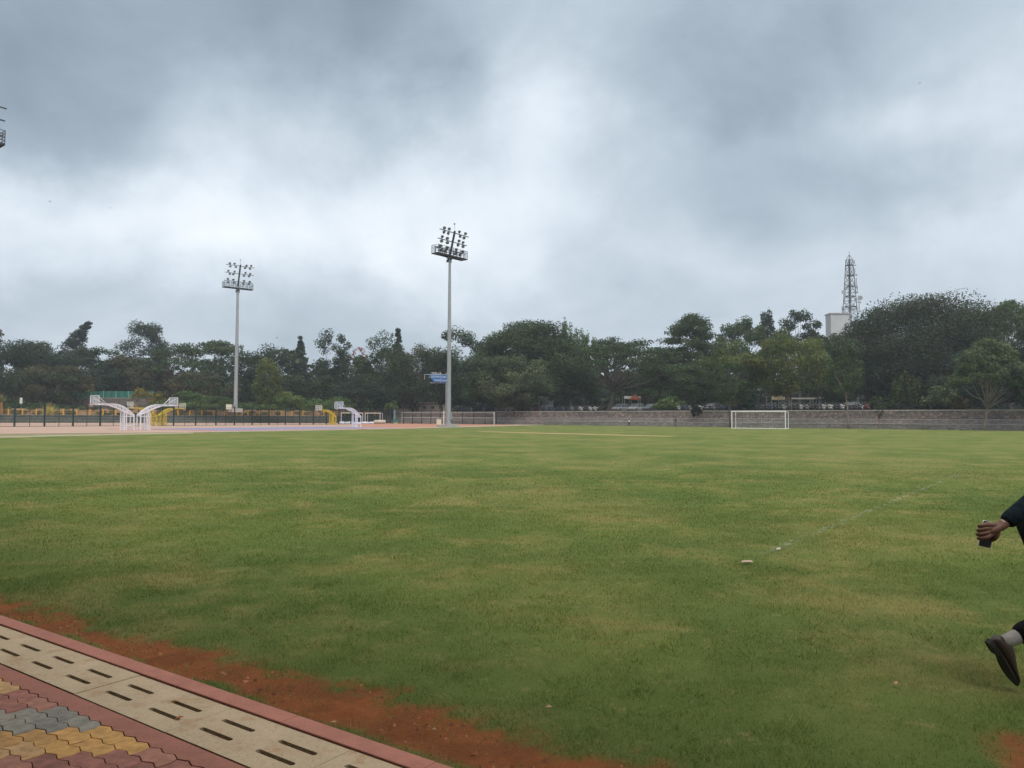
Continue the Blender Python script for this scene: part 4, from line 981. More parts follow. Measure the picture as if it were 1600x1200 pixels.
tree(1640, 185, 480, 640, 120, 'round', MG, 'green tree beyond the right edge behind the tiered crown', cover=2, n=40)
# trees in front of, or leaning over, the wall
def wallY(px, n=0.0):                        # distance at which a pixel column meets the wall line
    k = ((px - CX) / F); P_ = WA + WN * n      # P + t*WD, x = k*y
    t_ = (k * P_.y - P_.x) / (WD.x - k * WD.y); return P_.y + WD.y * t_
tree(1545, wallY(1540, -1.2), 530, 618, 112, 'umbrella', GG, 'grey green forked tree with a leaning trunk in the grass at right', z0=0, n=110, cover=3.4, tr=.22, base=1535, fork=.7, limbs=22, bark=M_barkpale, col2=MG)
tree(1316, wallY(1325, -1.2), 548, 622, 62, 'sparse', MG, 'slim tree with a bent pale trunk in front of the wall right of the goal', z0=0, n=34, cover=1.3, tr=.15, base=1326, bark=M_barkpale, limbs=14)
tree(1136, wallY(1141, -1.0), 560, 628, 56, 'sparse', MG, 'slim dark trunked tree in front of the wall just left of the goal', z0=0, n=30, cover=1.3, tr=.17, base=1141, limbs=10)
tree(1374, wallY(1374, -.8), 627, 656, 15, 'sparse', BR, 'small sapling in front of the wall right of the bent pale trunk', z0=0, n=14, cover=.5, tr=.07, base=1373, limbs=8, size=.22, bark=mat('red_bark', (.25, .13, .09), .9, scale=4))
tree(1608, wallY(1604, -1.5), 560, 640, 60, 'round', DG, 'tree at the very right edge whose dark trunk stands in the grass', z0=0, n=30, cover=2, tr=.3, base=1604)
tree(1055, wallY(1055, -.6), 652, 660, 8, 'sparse', BR, 'bare brown sapling against the wall between the runner and the goal', z0=0, n=8, cover=.4, tr=.05, size=.2, limbs=5)
def bush(px, Y, yt, yb, w, col, lab, z0=None, **k):
    k.setdefault('name', 'bush'); k.setdefault('cat', 'bush'); k.setdefault('cover', 3.0)
    return tree(px, Y, yt, yb, w, k.pop('style', 'bush'), col, lab, z0=z0, trunk=False, size=k.pop('size', .36), **k)
bush(1088, wallY(1088, .3), 622, 657, 17, (.018, .035, .018), 'dark creeper hanging over the wall left of the football goal', z0=1.4, style='round', n=22)
bush(1470, wallY(1470, 3.5), 594, 648, 64, GG, 'bush with pale layered leaves on the wall, left of the forked tree', col2=DG, n=40)
bush(1500, wallY(1500, 3), 618, 648, 34, BR, 'brown green bush on the wall beside the pale layered bush')
bush(1416, wallY(1416, 4.0), 578, 650, 46, MG, 'upright cypress like bushes on the wall under the biggest crown', style='feather', n=50, col2=BR, cover=2.4)
bush(1048, wallY(1045, 4), 617, 640, 58, LG, 'bright green bush behind the parked cars in the centre', col2=MG)
bush(1168, wallY(1168, 3.5), 598, 644, 34, DG, 'dark leafy bush above the left post of the goal', style='round')
bush(1380, wallY(1380, 4), 612, 642, 50, DG, 'dark low bush behind the sapling', col2=MG)
# planting behind the seating at left
bush(300, 176, 610, 648, 120, LG, 'leafy light green hedge plants left of the embankment mast', z0=3.0, col2=MG, n=50, size=.4)
bush(345, 172, 618, 648, 60, MG, 'mid green bush at the foot of the embankment mast', z0=3.0, col2=LG)
bush(455, 172, 610, 648, 70, LG, 'broad leaved light green plants right of the yellow green tree', z0=3.0, col2=YG, n=40)
bush(515, 174, 612, 650, 80, LG, 'light green bush behind the farthest yellow hoop', z0=3.0, col2=MG, n=40)
bush(400, 170, 628, 648, 90, MG, 'low hedge behind the yellow railing right of the embankment mast', z0=3.0, n=40)
bush(250, 178, 607, 636, 34, (.26, .20, .03), 'yellow flowering bush at the right end of the green windscreen', z0=3.0, col2=MG, cover=1.8)
bush(222, 179, 601, 625, 34, (.28, .20, .03), 'yellow flowering bush above the middle of the green windscreen', z0=5.0, col2=MG, cover=1.6)
bush(141, 192, 596, 616, 17, (.42, .27, .03), 'golden flowering shrub above the left part of the green windscreen', z0=6.0, cover=2.2)
bush(612, 176, 622, 650, 22, LG, 'small bright green bush at the left end of the beige wall', z0=3.0)
bush(20, 170, 622, 650, 90, DG, 'dark scrub on the bank at the left edge', z0=3.0, col2=MG, n=40)
bush(75, 172, 628, 650, 80, MG, 'mid green scrub behind the spiky yellow plant', z0=3.0, col2=DG)
parts = []
for k in range(150):
    t_ = 20 + (ELEN - 24) * k / 149 + random.uniform(-.5, .5); n_ = random.choice((2.9, 3.6, 4.6, 5.4)); p = em(t_, n_); hh = random.uniform(.25, .8) * (1.5 if random.random() < .2 else 1); zb_ = np.interp(n_, [2.4, 3.2, 4.4, 5.5], [1.62, 1.75, 2.75, 3.0])
    parts.append(leaf_cards(np.array([[p.x, p.y, zb_ + hh * .5]]), np.array([[.9, .9, hh * .6]]), 70, .34, random.choice((MG, YG, BR, LG)), .2, col2=DG))
V_, F_, C_ = joinq(parts); tag(np_mesh('bank_scrub', V_, F_, LEAF, C_), 'low mixed scrub and weeds growing over the earth bank above the stone seating', 'scrub', kind='stuff')
# palm and agave
def spiky(px, Y, z0, nL, ln, col, lab, nm, th, up_, trunkh=0, m2=None):
    root = thing(nm, W(px, 640, Y).xy.to_3d() + Vector((0, 0, z0)), lab, 'plant'); V_, F_, C_ = [], [], []
    for k in range(nL):
        a = random.random() * 2 * pi; el = random.uniform(*up_); l_ = ln * random.uniform(.7, 1.1); p = Vector((0, 0, trunkh)); d = Vector((cos(a) * cos(el), sin(a) * cos(el), sin(el))); s = Vector((-sin(a), cos(a), 0)); b0_ = len(V_)
        for i in range(6):
            w = th * (1 - i / 5.2) * (1 if i else .6); V_ += [tuple(p - s * w), tuple(p + s * w)]; p = p + d * l_ / 5; d = (d + Vector((0, 0, -.16 if trunkh else -.04))).normalized()
        for i in range(5): F_.append((b0_ + 2 * i, b0_ + 2 * i + 1, b0_ + 2 * i + 3, b0_ + 2 * i + 2))
        c_ = [x * random.uniform(.7, 1.3) for x in col]; C_ += [(*c_, 1)] * 12
    np_mesh('leaves', np.array(V_), np.array(F_), LEAF, np.array(C_), parent=root)
    if trunkh: o = MB(); o.tube([(0, 0, -.1), (0, 0, trunkh * .5), (.05, 0, trunkh)], [.3, .22, .25], 8); o.build('trunk', m2 or M_bark, root)
    return root
spiky(76, 155.5, 1.7, 70, 2.7, (.50, .42, .11), 'spiky yellow green agave above the stone seating at left', 'agave', .11, (.0, 1.4))
spiky(2, 158, 1.7, 50, 2.4, (.20, .19, .09), 'drooping palm with an orange brown trunk at the left edge', 'palm', .16, (.2, 1.3), 2.6, mat('orange_bark', (.42, .20, .07), .9, scale=3))
spiky(470, 171, 3.0, 18, 3.4, (.09, .16, .05), 'banana like plant with long leaves behind the fence left of the farthest yellow hoop', 'banana_plant', .28, (.5, 1.4))
spiky(440, 171, 3.0, 18, 3.0, (.08, .15, .05), 'banana like plant beside the yellow green weeping tree', 'banana_plant', .26, (.5, 1.4))
# far wood that closes the view between the trunks: one mass
parts = []
for k in range(170):
    f_ = k / 169; px = -500 + 2700 * f_; Y = 250 + 40 * sin(k * 1.7) + (1 - f_) * 20; zt = 13 + 3 * sin(k * .9) + random.uniform(-2, 2)
    x = (px - CX) / F * Y; C = np.stack([x + rng.normal(size=20) * 6, Y + rng.normal(size=20) * 5, rng.random(20) * zt + 2], 1); R = np.full((20, 3), 3.8)
    parts.append(leaf_cards(C, R, 34, 2.1, DG, .2, col2=BL))
V_, F_, C_ = joinq(parts); tag(np_mesh('distant_wood', V_, F_, LEAF, C_), 'dark far wood closing the view behind the separate trees', 'wood', kind='stuff')

# ------------------------------------------------------------ windscreen fence on the small stone wall, left
p0, p1 = W(108, 622, 186), W(240, 622, 184)
sw = thing('small_stone_wall', Vector((p0.x, p0.y, 3.0)), 'low rubble wall with an oblique left end under the green windscreen', 'wall')
o = MB(); a_, b_ = Vector((p0.x - 1, p0.y, 4.2)), Vector((p1.x, p1.y, 4.2)); o.bar(a_, b_, .5, 3.1); rel(o.build('masonry', stone('pink_stone', (.26, .20, .18), (.15, .14, .13), (.08, .075, .07), (1.6, 1.6, 2.5))), sw)
o = MB(); o.bar(a_ + Vector((0, 0, 1.58)), b_ + Vector((0, 0, 1.58)), .6, .1); rel(o.build('coping', M_cap), sw)
gs = thing('windscreen_fence', Vector((p0.x, p0.y, 5.85)), 'teal green mesh windscreen on posts standing on the low rubble wall', 'fence')
o = MB(); n_ = 60; M_ws = mat('windscreen_green', (.03, .155, .12), .85, var=.25, scale=.8)
pts = []; a_, b_ = Vector((p0.x - .5, p0.y - .1, 0)), Vector((p1.x, p1.y - .1, 0))
zt0, zb0 = W(170, 611, 186).z, W(170, 622.5, 186).z
for i in range(n_ + 1): p = a_.lerp(b_, i / n_); sag = .10 * abs(sin(i / n_ * pi * 9)); yb_ = .08 * sin(i * 1.3); pts.append((p.x, p.y + yb_, zt0 - .12 + sag * .8, zb0))
vs = [(x, y, z) for x, y, z, _ in pts] + [(x, y, z) for x, y, _, z in pts] + [(x, y + .03, z) for x, y, z, _ in pts] + [(x, y + .03, z) for x, y, _, z in pts]; q = n_ + 1
fs = []
for i in range(n_): fs += [(i, i + 1, q + i + 1, q + i), (2 * q + i, 3 * q + i, 3 * q + i + 1, 2 * q + i + 1), (i, 2 * q + i, 2 * q + i + 1, i + 1), (q + i, q + i + 1, 3 * q + i + 1, 3 * q + i)]
o.add(vs, fs); rel(o.build('netting', M_ws), gs)
for i in range(8): o = MB(); p = a_.lerp(b_, i / 7); o.bar(p + Vector((0, -.12, zb0 - .1)), p + Vector((0, -.12, zt0)), .09); rel(o.build('post', mat('pale_teal_post', (.25, .40, .40), .6)), gs)

# ------------------------------------------------------------ blue road sign gantry
def text_mesh(s, size, parent, m, name='lettering', ext=.01):
    cu = bpy.data.curves.new(name, 'FONT'); cu.body = s; cu.size = size; cu.extrude = ext; cu.align_x = 'CENTER'; cu.align_y = 'CENTER'
    tmp = bpy.data.objects.new(name, cu); COL.objects.link(tmp); dg = bpy.context.evaluated_depsgraph_get(); me = bpy.data.meshes.new_from_object(tmp.evaluated_get(dg)); bpy.data.objects.remove(tmp)
    me.materials.clear(); me.materials.append(m); o = bpy.data.objects.new(name, me); COL.objects.link(o); o.parent = parent; return o
YS = 176; sp0, sp1 = W(671, 591.5, YS), W(704, 592, YS); mpp = YS / F
M_blue = mat('sign_blue', (.03, .16, .42), .5, var=.1, scale=.8); M_sw = mat('sign_white', (.7, .74, .8), .6)
c_ = (sp0 + sp1) / 2; sg = thing('road_sign', Vector((W(697, 592, YS).x, YS + .3, TZ)), 'blue direction sign board with white lettering on a post, left of the middle mast', 'sign')
o = MB(); h_ = c_.z + 1.3 - TZ; o.tube([(0, 0, 0), (0, 0, h_)], .14, 10); o.build('post', M_galv, sg)
o = MB(); lx = W(663, 592, YS).x - sg.location.x; rx = sp1.x - sg.location.x
for dz in (1.0, -.95): o.bar((lx if dz > 0 else lx * .75, 0, c_.z - TZ + dz), (rx, 0, c_.z - TZ + dz), .07)
o.bar((lx, 0, c_.z - TZ + 1.0), (lx, 0, c_.z - TZ - .2), .05); o.build('frame', M_sw, sg)
o = MB(); x0, x1 = sp0.x - sg.location.x, rx; zc = c_.z - TZ
o.add([(x0, -.2, zc + .95), (x1, -.2, zc + .85), (x1, -.2, zc - .9), (x0 + 1.0, -.2, zc - .75), (x0 + .45, -.2, zc - .1), (x0, -.15, zc + .95), (x1, -.15, zc + .85), (x1, -.15, zc - .9), (x0 + 1.0, -.15, zc - .75), (x0 + .45, -.15, zc - .1)],
      [(0, 1, 2, 3, 4), (9, 8, 7, 6, 5), (0, 5, 6, 1), (1, 6, 7, 2), (2, 7, 8, 3), (3, 8, 9, 4), (4, 9, 5, 0)]); bd = o.build('board', M_blue, sg)
o = MB(); o.bar(((x0 + x1) / 2 + .1, -.23, zc + .9), ((x0 + x1) / 2 + .1, -.23, zc - .85), .06, .03); o.build('seam', M_sw, sg)
for s_, sz, x, z in (('TEELLA', .72, x0 + 1.55, zc + 1.22), ('I  DOMIN', .62, x0 + 1.15, zc + .45), ('LNE  +', .62, x0 + 3.6, zc + .40), ('TDM', .62, x0 + 1.7, zc - .42), ('CHANNEL', .52, x0 + 3.55, zc - .45)):
    tx = text_mesh(s_, sz, bd, M_sw); tx.location = (x, -.235, z); tx.rotation_euler = (pi / 2, 0, 0)

# ------------------------------------------------------------ buildings
def windows_grid(root, w, y, zs, n, ww, wh, mf, mp):
    for z in zs:
        for i in range(n):
            x = -w / 2 + w * (i + .5) / n; o = MB()
            for a_, b_, c_, d_ in ((x, z + wh / 2, ww + .16, .08), (x, z - wh / 2, ww + .2, .1)): o.box((a_, y - .04, b_), (c_, .12, d_))
            for sx_ in (-1, 1): o.box((x + sx_ * ww / 2, y - .04, z), (.08, .12, wh - .1))
            fr = o.build('window', mf, root); o = MB(); o.box((x, y - .012, z), (ww - .1, .02, wh - .12)); o.box((x, y - .03, z), (.05, .03, wh - .12)); o.build('pane', mp, fr)
M_pane = mat('window_pane', (.05, .06, .075), .15, var=.2)
M_white_w = mat('pale_plaster', (.50, .51, .52), .9, var=.10, scale=.3)
M_ochre = mat('ochre_plaster', (.50, .38, .25), .9, var=.1, scale=.3)
Yb = 232; pb = W(1308, 600, Yb); zt = W(1300, 490.5, Yb).z; pb.x += 1.4; bl = thing('tall_block', Vector((pb.x, Yb, 2.0)), 'pale grey tall block showing over the trees left of the lattice tower', 'building'); H_ = zt - 2
o = MB(); o.box((-.2, 2, H_ / 2), (5.6, 4, H_)); o.build('wall', M_white_w, bl)
o = MB(); o.box((-.2, 2, H_ + .15), (6.0, 4.4, .35)); o.build('roof', M_cap, bl)
windows_grid(bl, 5.4, 0, [H_ - 6.5 - 3.2 * k for k in range(7)], 3, 1.3, 1.5, M_cap, M_pane)
lw = thing('ochre_annex', Vector((W(1318, 600, 226).x, 224, 2.0)), 'ochre walled lower building between the pale block and the lattice tower', 'building'); H2 = W(1318, 524, 224).z - 2
o = MB(); o.box((0, 2, H2 / 2), (6, 4, H2)); o.build('wall', M_ochre, lw); o = MB(); o.box((0, 2, H2 + .15), (6.4, 4.4, .3)); o.build('roof', M_cap, lw)
windows_grid(lw, 5.6, 0, [H2 - 2.4 - 3.2 * k for k in range(5)], 4, 1.2, 1.3, M_cap, M_pane)
Ya = 205; pb = W(657, 634, Ya); bw_ = thing('low_beige_building', Vector((pb.x, Ya, TZ)), 'long low beige building behind the fence left of the middle mast', 'building')
zt = W(657, 629.5, Ya).z - TZ; L2 = 82 / F * Ya
o = MB(); o.box((0, 3, zt / 2), (L2, 6, zt)); o.build('wall', mat('beige_plaster', (.40, .31, .24), .9, col2=(.24, .21, .18), scale=.5), bw_)
o = MB(); o.box((0, 3, zt + .08), (L2 + .7, 6.6, .16)); o.build('roof', M_cap, bw_)
windows_grid(bw_, L2 - 1, 0, [zt * .55], 6, 1.1, .9, M_cap, M_pane)
# parking shelters and kiosk
def shelter(px0, px1, yt, Y, m, lab, drop=.45, name='parking_shelter'):
    a_, b_ = W(px0, yt, Y), W(px1, yt, Y); w = b_.x - a_.x; zt = a_.z - TZ
    r_ = thing(name, Vector(((a_.x + b_.x) / 2, Y, TZ)), lab, 'shelter')
    o = MB(); k = max(6, int(w / .5))
    for i in range(k): o.box((-w / 2 + w * (i + .5) / k, 1.5, zt - .05 + (.02 if i % 2 else 0)), (w / k, 3.4, .05))
    o.build('roof', mat('sheet_roof', (.30, .30, .30), .6, .3), r_)
    o = MB(); o.box((0, -.25, zt - drop / 2 + .02), (w, .06, drop)); o.build('fascia', m, r_)
    for i in range(max(2, int(w / 4) + 1)):
        for y in (0, 3): o = MB(); x = -w / 2 + .1 + (w - .2) * i / max(1, int(w / 4)); o.tube([(x, y, 0), (x, y, zt - .08)], .06, 6); o.build('post', M_galv, r_)
    return r_
M_fc = mat('cream_fascia', (.62, .52, .36), .7); M_fw = mat('white_fascia', (.66, .66, .62), .7)
shelter(1205, 1226, 618.5, 146, M_fc, 'parking shelter with a cream front board behind the goal', .75)
shelter(1236, 1276, 621.5, 148, M_fw, 'parking shelter with a pale narrow front board right of the cream one', .3)
shelter(1279, 1300, 620, 146, M_fc, 'parking shelter with a bright cream board, rightmost of the three behind the goal', .4)
shelter(975, 1001, 619, 172, M_fw, 'white roofed shelter beside the orange canopy', .6)
kk = thing('kiosk', Vector((W(852, 630, 168).x, 168, TZ)), 'small white kiosk with a broken roofline under the dark trees left of centre', 'kiosk')
zt = W(852, 615.5, 168).z - TZ
o = MB(); o.box((-.5, 1, zt * .4), (2.0, 2, zt * .8)); o.box((1.1, 1, zt * .3), (1.3, 1.8, zt * .6)); o.build('wall', M_white_w, kk)
o = MB(); o.box((-.5, .8, zt * .8 + .06), (2.5, 2.6, .12)); o.box((1.2, .8, zt * .6 + .06), (1.5, 2.4, .1)); o.build('roof', M_fw, kk)
o = MB(); o.box((-.5, -.02, zt * .5), (1.3, .06, .8)); o.build('window', M_pane, kk)
oc = thing('orange_canopy', Vector((W(991, 630, 168).x, 167, TZ)), 'orange peaked canopy among the parked cars', 'canopy'); zt = W(991, 616, 167).z - TZ
o = MB(); o.lathe([(.01, zt), (.5, zt - .45), (1.5, zt - 1.1), (1.5, zt - 1.25), (1.45, zt - 1.1), (.01, zt - .06)], 8); o.build('cloth', mat('orange_cloth', (.28, .08, .035), .8), oc)
for a in range(4): o = MB(); t_ = pi / 4 + a * pi / 2; o.tube([(1.4 * cos(t_), 1.4 * sin(t_), 0), (1.4 * cos(t_), 1.4 * sin(t_), zt - 1.1)], .04, 6); o.build('post', M_galv, oc)

# ------------------------------------------------------------ lattice tower
Yt = 245; tb = W(1330, 600, Yt); tw = thing('lattice_tower', Vector((tb.x, Yt, 2.0)), 'tall steel lattice telecom tower hung with dishes and antennas', 'telecom tower')
Htop = W(1330, 406, Yt).z - 2; Hpk = W(1330, 398, Yt).z - 2; Hm = W(1330, 393, Yt).z - 2
M_tw = mat('tower_steel', (.09, .09, .10), .6, .3, var=.3, scale=.4)
def hw(z): return .85 + 1.75 * max(0, (Htop - z) / Htop) ** .95 * 1.15 if z < Htop * .72 else .85 + (Htop - z) / (Htop * .28) * .42
def hw(z):
    f_ = (Htop - z) / Htop; return .72 + .88 * f_ / .38 if f_ < .38 else 1.6 + 2.4 * (f_ - .38)
o = MB(); lev = list(np.linspace(0, Htop, 20)); cs = [(-1, -1), (1, -1), (1, 1), (-1, 1)]; ca_, sa_ = cos(.5), sin(.5)
def tp_(c, z): r_ = hw(z); x, y = c[0] * r_, c[1] * r_; return Vector((x * ca_ - y * sa_, x * sa_ + y * ca_, z)) * 1.0
for c in cs: 
    for a_, b_ in zip(lev[:-1], lev[1:]): o.bar(tp_(c, a_), tp_(c, b_), .20)
    o.bar(tp_(c, Htop), (0, 0, Hpk), .12)
o.build('leg', M_tw, tw)
o = MB()
for i, (a_, b_) in enumerate(zip(lev[:-1], lev[1:])):
    for k in range(4):
        c, d_ = cs[k], cs[(k + 1) % 4]; o.bar(tp_(c, a_), tp_(d_, b_), .075); o.bar(tp_(d_, a_), tp_(c, b_), .075); o.bar(tp_(c, b_), tp_(d_, b_), .10)
o.bar((0, 0, 0), (0, 0, Htop), .28, .1); o.build('bracing', M_tw, tw)
for f_ in (.965, .90, .83, .765, .70): 
    z = Htop * f_; r_ = hw(z) * 1.02; o = MB()
    for k in range(4): o.bar(tp_(cs[k], z) * 1.0, tp_(cs[(k + 1) % 4], z), .16, .22)
    o.build('platform', M_dark, tw)
o = MB(); o.tube([(0, 0, Hpk - .2), (0, 0, Hm)], .06, 6); o.build('mast_tip', M_tw, tw)
M_dish = mat('dish_grey', (.42, .44, .46), .6, var=.1)
for (dx, yp, r_) in ((-2.3, 457, .75), (3.1, 466, .75), (-1.7, 433, .3), (1.9, 430, .35), (1.6, 415, .25), (1.9, 449, .35), (2.1, 457, .4), (-1.8, 441, .35), (-1.7, 449, .45), (-2.1, 474, .35), (2.9, 473, .4), (-2.3, 481, .4), (2.9, 487, .35), (-2.4, 489, .4), (.8, 484, .4), (-.2, 484, .35)):
    z = W(1330, yp, Yt).z - 2; o = MB(); az_ = random.uniform(-.9, .9); Mx = Matrix.Translation((dx, -.6, z)) @ Matrix.Rotation(az_, 4, 'Z') @ Matrix.Rotation(pi / 2, 4, 'X')
    o.lathe([(.02, -.3), (r_ * .6, -.22), (r_, .12), (r_, .24), (.02, .26)], 12, Mx); o.bar((dx, -.4, z), (dx * .5, 0, z), .08); o.build('dish', M_dish, tw)
for (dx, yp, ln_) in ((1.9, 442, 3.0), (2.2, 452, 2.4), (1.5, 424, 1.8), (-1.7, 452, 2.2), (-2.0, 463, 2.4), (2.5, 468, 2.4), (-2.7, 485, 2.6), (-1.2, 430, 1.6), (2.7, 481, 2.2), (-1.9, 471, 2.0), (1.4, 410, 1.2)):
    z = W(1330, yp, Yt).z - 2; o = MB(); o.box((dx, -.5, z), (.28, .2, ln_)); o.bar((dx, -.4, z), (dx * .5, 0, z), .07); o.build('panel_antenna', M_dish, tw)

# ------------------------------------------------------------ motorcycles and cars on the terrace
M_tyre = mat('tyre', (.02, .02, .02), .85); M_chr = mat('bike_metal', (.20, .20, .21), .4, .8)
def bike_proto(c, nm, lab):
    r_ = thing('motorcycle', (0, 0, 0), lab, 'motorcycle', 'motorcycles parked in rows behind the wall')
    r_['kind_text'] = lab.split(' parked')[0]; mb2 = mat('bike_paint_' + nm, c, .35, var=.05); o = MB(); o.sphere((.12, 0, .86), .26, 8, (1.15, .55, .6)); o.box((-.42, 0, .82), (.75, .24, .12)); o.box((-.85, 0, .80), (.25, .18, .22)); o.box((-.05, 0, .48), (.45, .26, .40)); o.bar((.62, 0, .30), (.42, 0, 1.0), .10); o.bar((-.1, .0, .5), (-.68, 0, .31), .08); o.sphere((.55, 0, .92), .13, 8); o.box((.66, 0, .62), (.30, .12, .05)); o.build('body', mb2, r_, True)
    for x in (.68, -.66):
        w_ = MB(); pts = [(x + .28 * cos(2 * pi * k / 16), 0, .30 + .28 * sin(2 * pi * k / 16)) for k in range(17)]; w_.tube(pts, .045, 6); w_.tube([(x, -.06, .3), (x, .06, .3)], .07, 8)
        for k in range(6): a = pi * k / 3; w_.bar((x, 0, .3), (x + .26 * cos(a), 0, .3 + .26 * sin(a)), .02)
        w_.build('wheel', M_tyre, r_)
    h_ = MB(); h_.tube([(.30, -.36, 1.08), (.44, -.12, 1.04), (.44, .12, 1.04), (.30, .36, 1.08)], .02, 6)
    for y in (-.33, .33): h_.tube([(.36, y, 1.06), (.40, y * 1.1, 1.22)], .012, 5); h_.sphere((.40, y * 1.1, 1.26), .075, 6, (.4, 1, .75))
    h_.build('handlebar', M_chr, r_); return r_
BK = [bike_proto((.03, .03, .035), 'black', 'black motorcycle parked in the row behind the stone wall'), bike_proto((.17, .18, .19), 'silver', 'grey motorcycle parked in the row behind the stone wall'),
      bike_proto((.16, .03, .03), 'red', 'red motorcycle parked in the row behind the stone wall'), bike_proto((.04, .06, .13), 'blue', 'blue motorcycle parked in the row behind the stone wall'),
      bike_proto((.40, .40, .40), 'white', 'white scooter like motorcycle parked in the row behind the stone wall')]  # body colours lowered to carry the tree shade over the rows
used = set(); wdir = math.atan2(WN.y, WN.x)
MARKS = [(706, 'right of the middle mast'), (775, 'past the white end post'), (815, 'left of the white kiosk'), (872, 'right of the white kiosk'), (915, 'left of the big branching trunk'), (1032, 'right of the parked cars'), (1075, 'by the dark creeper'),
         (1110, 'between creeper and goal'), (1144, 'over the goal\'s left half'), (1185, 'over the goal\'s right half'), (1232, 'just right of the goal'), (1275, 'between goal and bent pale trunk'), (1326, 'right of the bent pale trunk'), (1375, 'right of the small sapling'), (1440, 'left of the forked tree')]
def park(px, n):
    Y = wallY(px, n); x = (px - CX) / F * Y; k = random.choices(range(5), (12, 5, 1.5, 2.5, 3))[0]
    r_ = BK[k] if k not in used else copy_tree(BK[k]); used.add(k)
    r_['label'] = ('%s %s, %s' % (BK[k]['kind_text'].replace(' like motorcycle', ''), 'behind the wall' if n < 5 else 'in second row', [m_[1] for m_ in MARKS if m_[0] <= px + 1][-1]))
    r_.location = (x + random.uniform(-.1, .1), Y, TZ); r_.rotation_euler = (random.uniform(-.12, .12), 0, wdir + pi + random.uniform(-.25, .25))
pxs = []
px = 706
while px < 1500:
    gap = (940 < px < 1032) 
    if not gap and not (1410 < px < 1440) and random.random() < .93: park(px, 3.6)
    px += .78 / wallY(px, 3.6) * F * 1.25 * .95
px = 1195
while px < 1400: park(px, 6.4); px += 9.5
def car_proto(c, nm, lab):
    r_ = thing('parked_car', (0, 0, 0), lab, 'car', 'cars parked behind the wall'); mc_ = mat('car_paint_' + nm, c, .3, var=.03, spec=.6)
    secs = [(-1.95, .45, .75, .70), (-1.85, .30, .92, .80), (-1.2, .25, .95, .84), (0, .22, .93, .85), (1.0, .25, .90, .84), (1.75, .30, .78, .78), (1.95, .42, .62, .66)]
    def ring(x, zb, zt, w): return [(x, -w, zb + .1), (x, -w * 1.0, zt - .18), (x, -w * .9, zt), (x, w * .9, zt), (x, w, zt - .18), (x, w, zb + .1), (x, w * .85, zb), (x, -w * .85, zb)]
    o = MB(); o.loft([ring(*s_) for s_ in secs]); o.build('body', mc_, r_, False, .03)
    o = MB(); o.loft([[(x, -w1, z0_), (x + dx, -w2, z1_), (x + dx, w2, z1_), (x, w1, z0_)] for x, dx, w1, w2, z0_, z1_ in ((-1.75, .28, .74, .60, .91, 1.44), (.95, -.70, .76, .60, .905, 1.44))]); o.build('window', M_pane, r_)
    o = MB(); o.loft([[(x, -w, 1.44), (x, -w + .06, 1.50), (x, w - .06, 1.50), (x, w, 1.44)] for x, w in ((-1.5, .60), (.27, .61))])
    for y in (-1, 1):
        o.bar((.95, y * .765, .91), (.25, y * .61, 1.46), .06); o.bar((-1.75, y * .745, .91), (-1.47, y * .61, 1.46), .08); o.bar((-.35, y * .77, .91), (-.4, y * .615, 1.46), .07)
    o.build('roof', mc_, r_)
    for x in (-1.25, 1.22):
        for y in (-.78, .78): o = MB(); o.lathe([(.02, -.1), (.31, -.1), (.32, 0), (.31, .1), (.02, .1)], 16, Matrix.Translation((x, y, .32)) @ Matrix.Rotation(pi / 2, 4, 'X')); wh = o.build('wheel', M_tyre, r_); o = MB(); o.lathe([(.02, -.11), (.19, -.11), (.19, .11), (.02, .11)], 10, Matrix.Translation((x, y, .32)) @ Matrix.Rotation(pi / 2, 4, 'X')); o.build('rim', M_chr, wh)
    for y in (-.6, .6): o = MB(); o.box((1.86, y, .72), (.12, .28, .14)); o.build('headlight', M_lens, r_)
    return r_
ORD = ['first', 'second', 'third', 'fourth', 'fifth', 'sixth', 'seventh', 'eighth', 'ninth', 'tenth']; NUM = ['', 'one', 'two', 'three', 'four', 'five', 'six', 'seven', 'eight', 'nine', 'ten']
same = {}
for o_ in list(COL.objects):
    if 'kind_text' in o_: del o_['kind_text']
    if o_.get('category') == 'motorcycle' and o_.parent is None: same.setdefault(o_['label'], []).append(o_)
for lab_, os_ in same.items():
    if 1 < len(os_) <= 10:
        os_.sort(key=lambda q_: q_.location.x / q_.location.y); a_, b_ = lab_.split(', ', 1)
        a_ = a_.replace('motorcycle', 'motorcycles').replace('scooter', 'scooters')
        for i_, o_ in enumerate(os_): o_['label'] = '%s from left of %s %s, %s' % (ORD[i_], NUM[len(os_)], a_, b_)
cars = [(970, 4.6, (.17, .18, .19), 'silver', 'silver car parked behind the wall, leftmost by the orange canopy'), (994, 4.6, (.22, .23, .235), 'pale', 'pale grey car parked in front of the orange canopy'), (1017, 5, (.05, .06, .08), 'dark', 'dark car parked right of the orange canopy'),
        (1113, 7.5, (.20, .20, .21), 'white', 'whitish car behind the motorcycles left of the goal'), (1330, 8.5, (.16, .2, .25), 'blue_grey', 'blue grey car behind the bent pale trunk'), (716, 7, (.4, .4, .42), 'grey', 'grey car with a bright roof just right of the middle mast')]  # car paints darkened, standing in for shade of overhanging trees
for px, n_, c, nm, lab in cars:
    r_ = car_proto(c, nm, lab); Y = wallY(px, n_); r_.location = ((px - CX) / F * Y, Y, TZ); r_.rotation_euler = (0, 0, wdir + pi + random.uniform(-.08, .08))

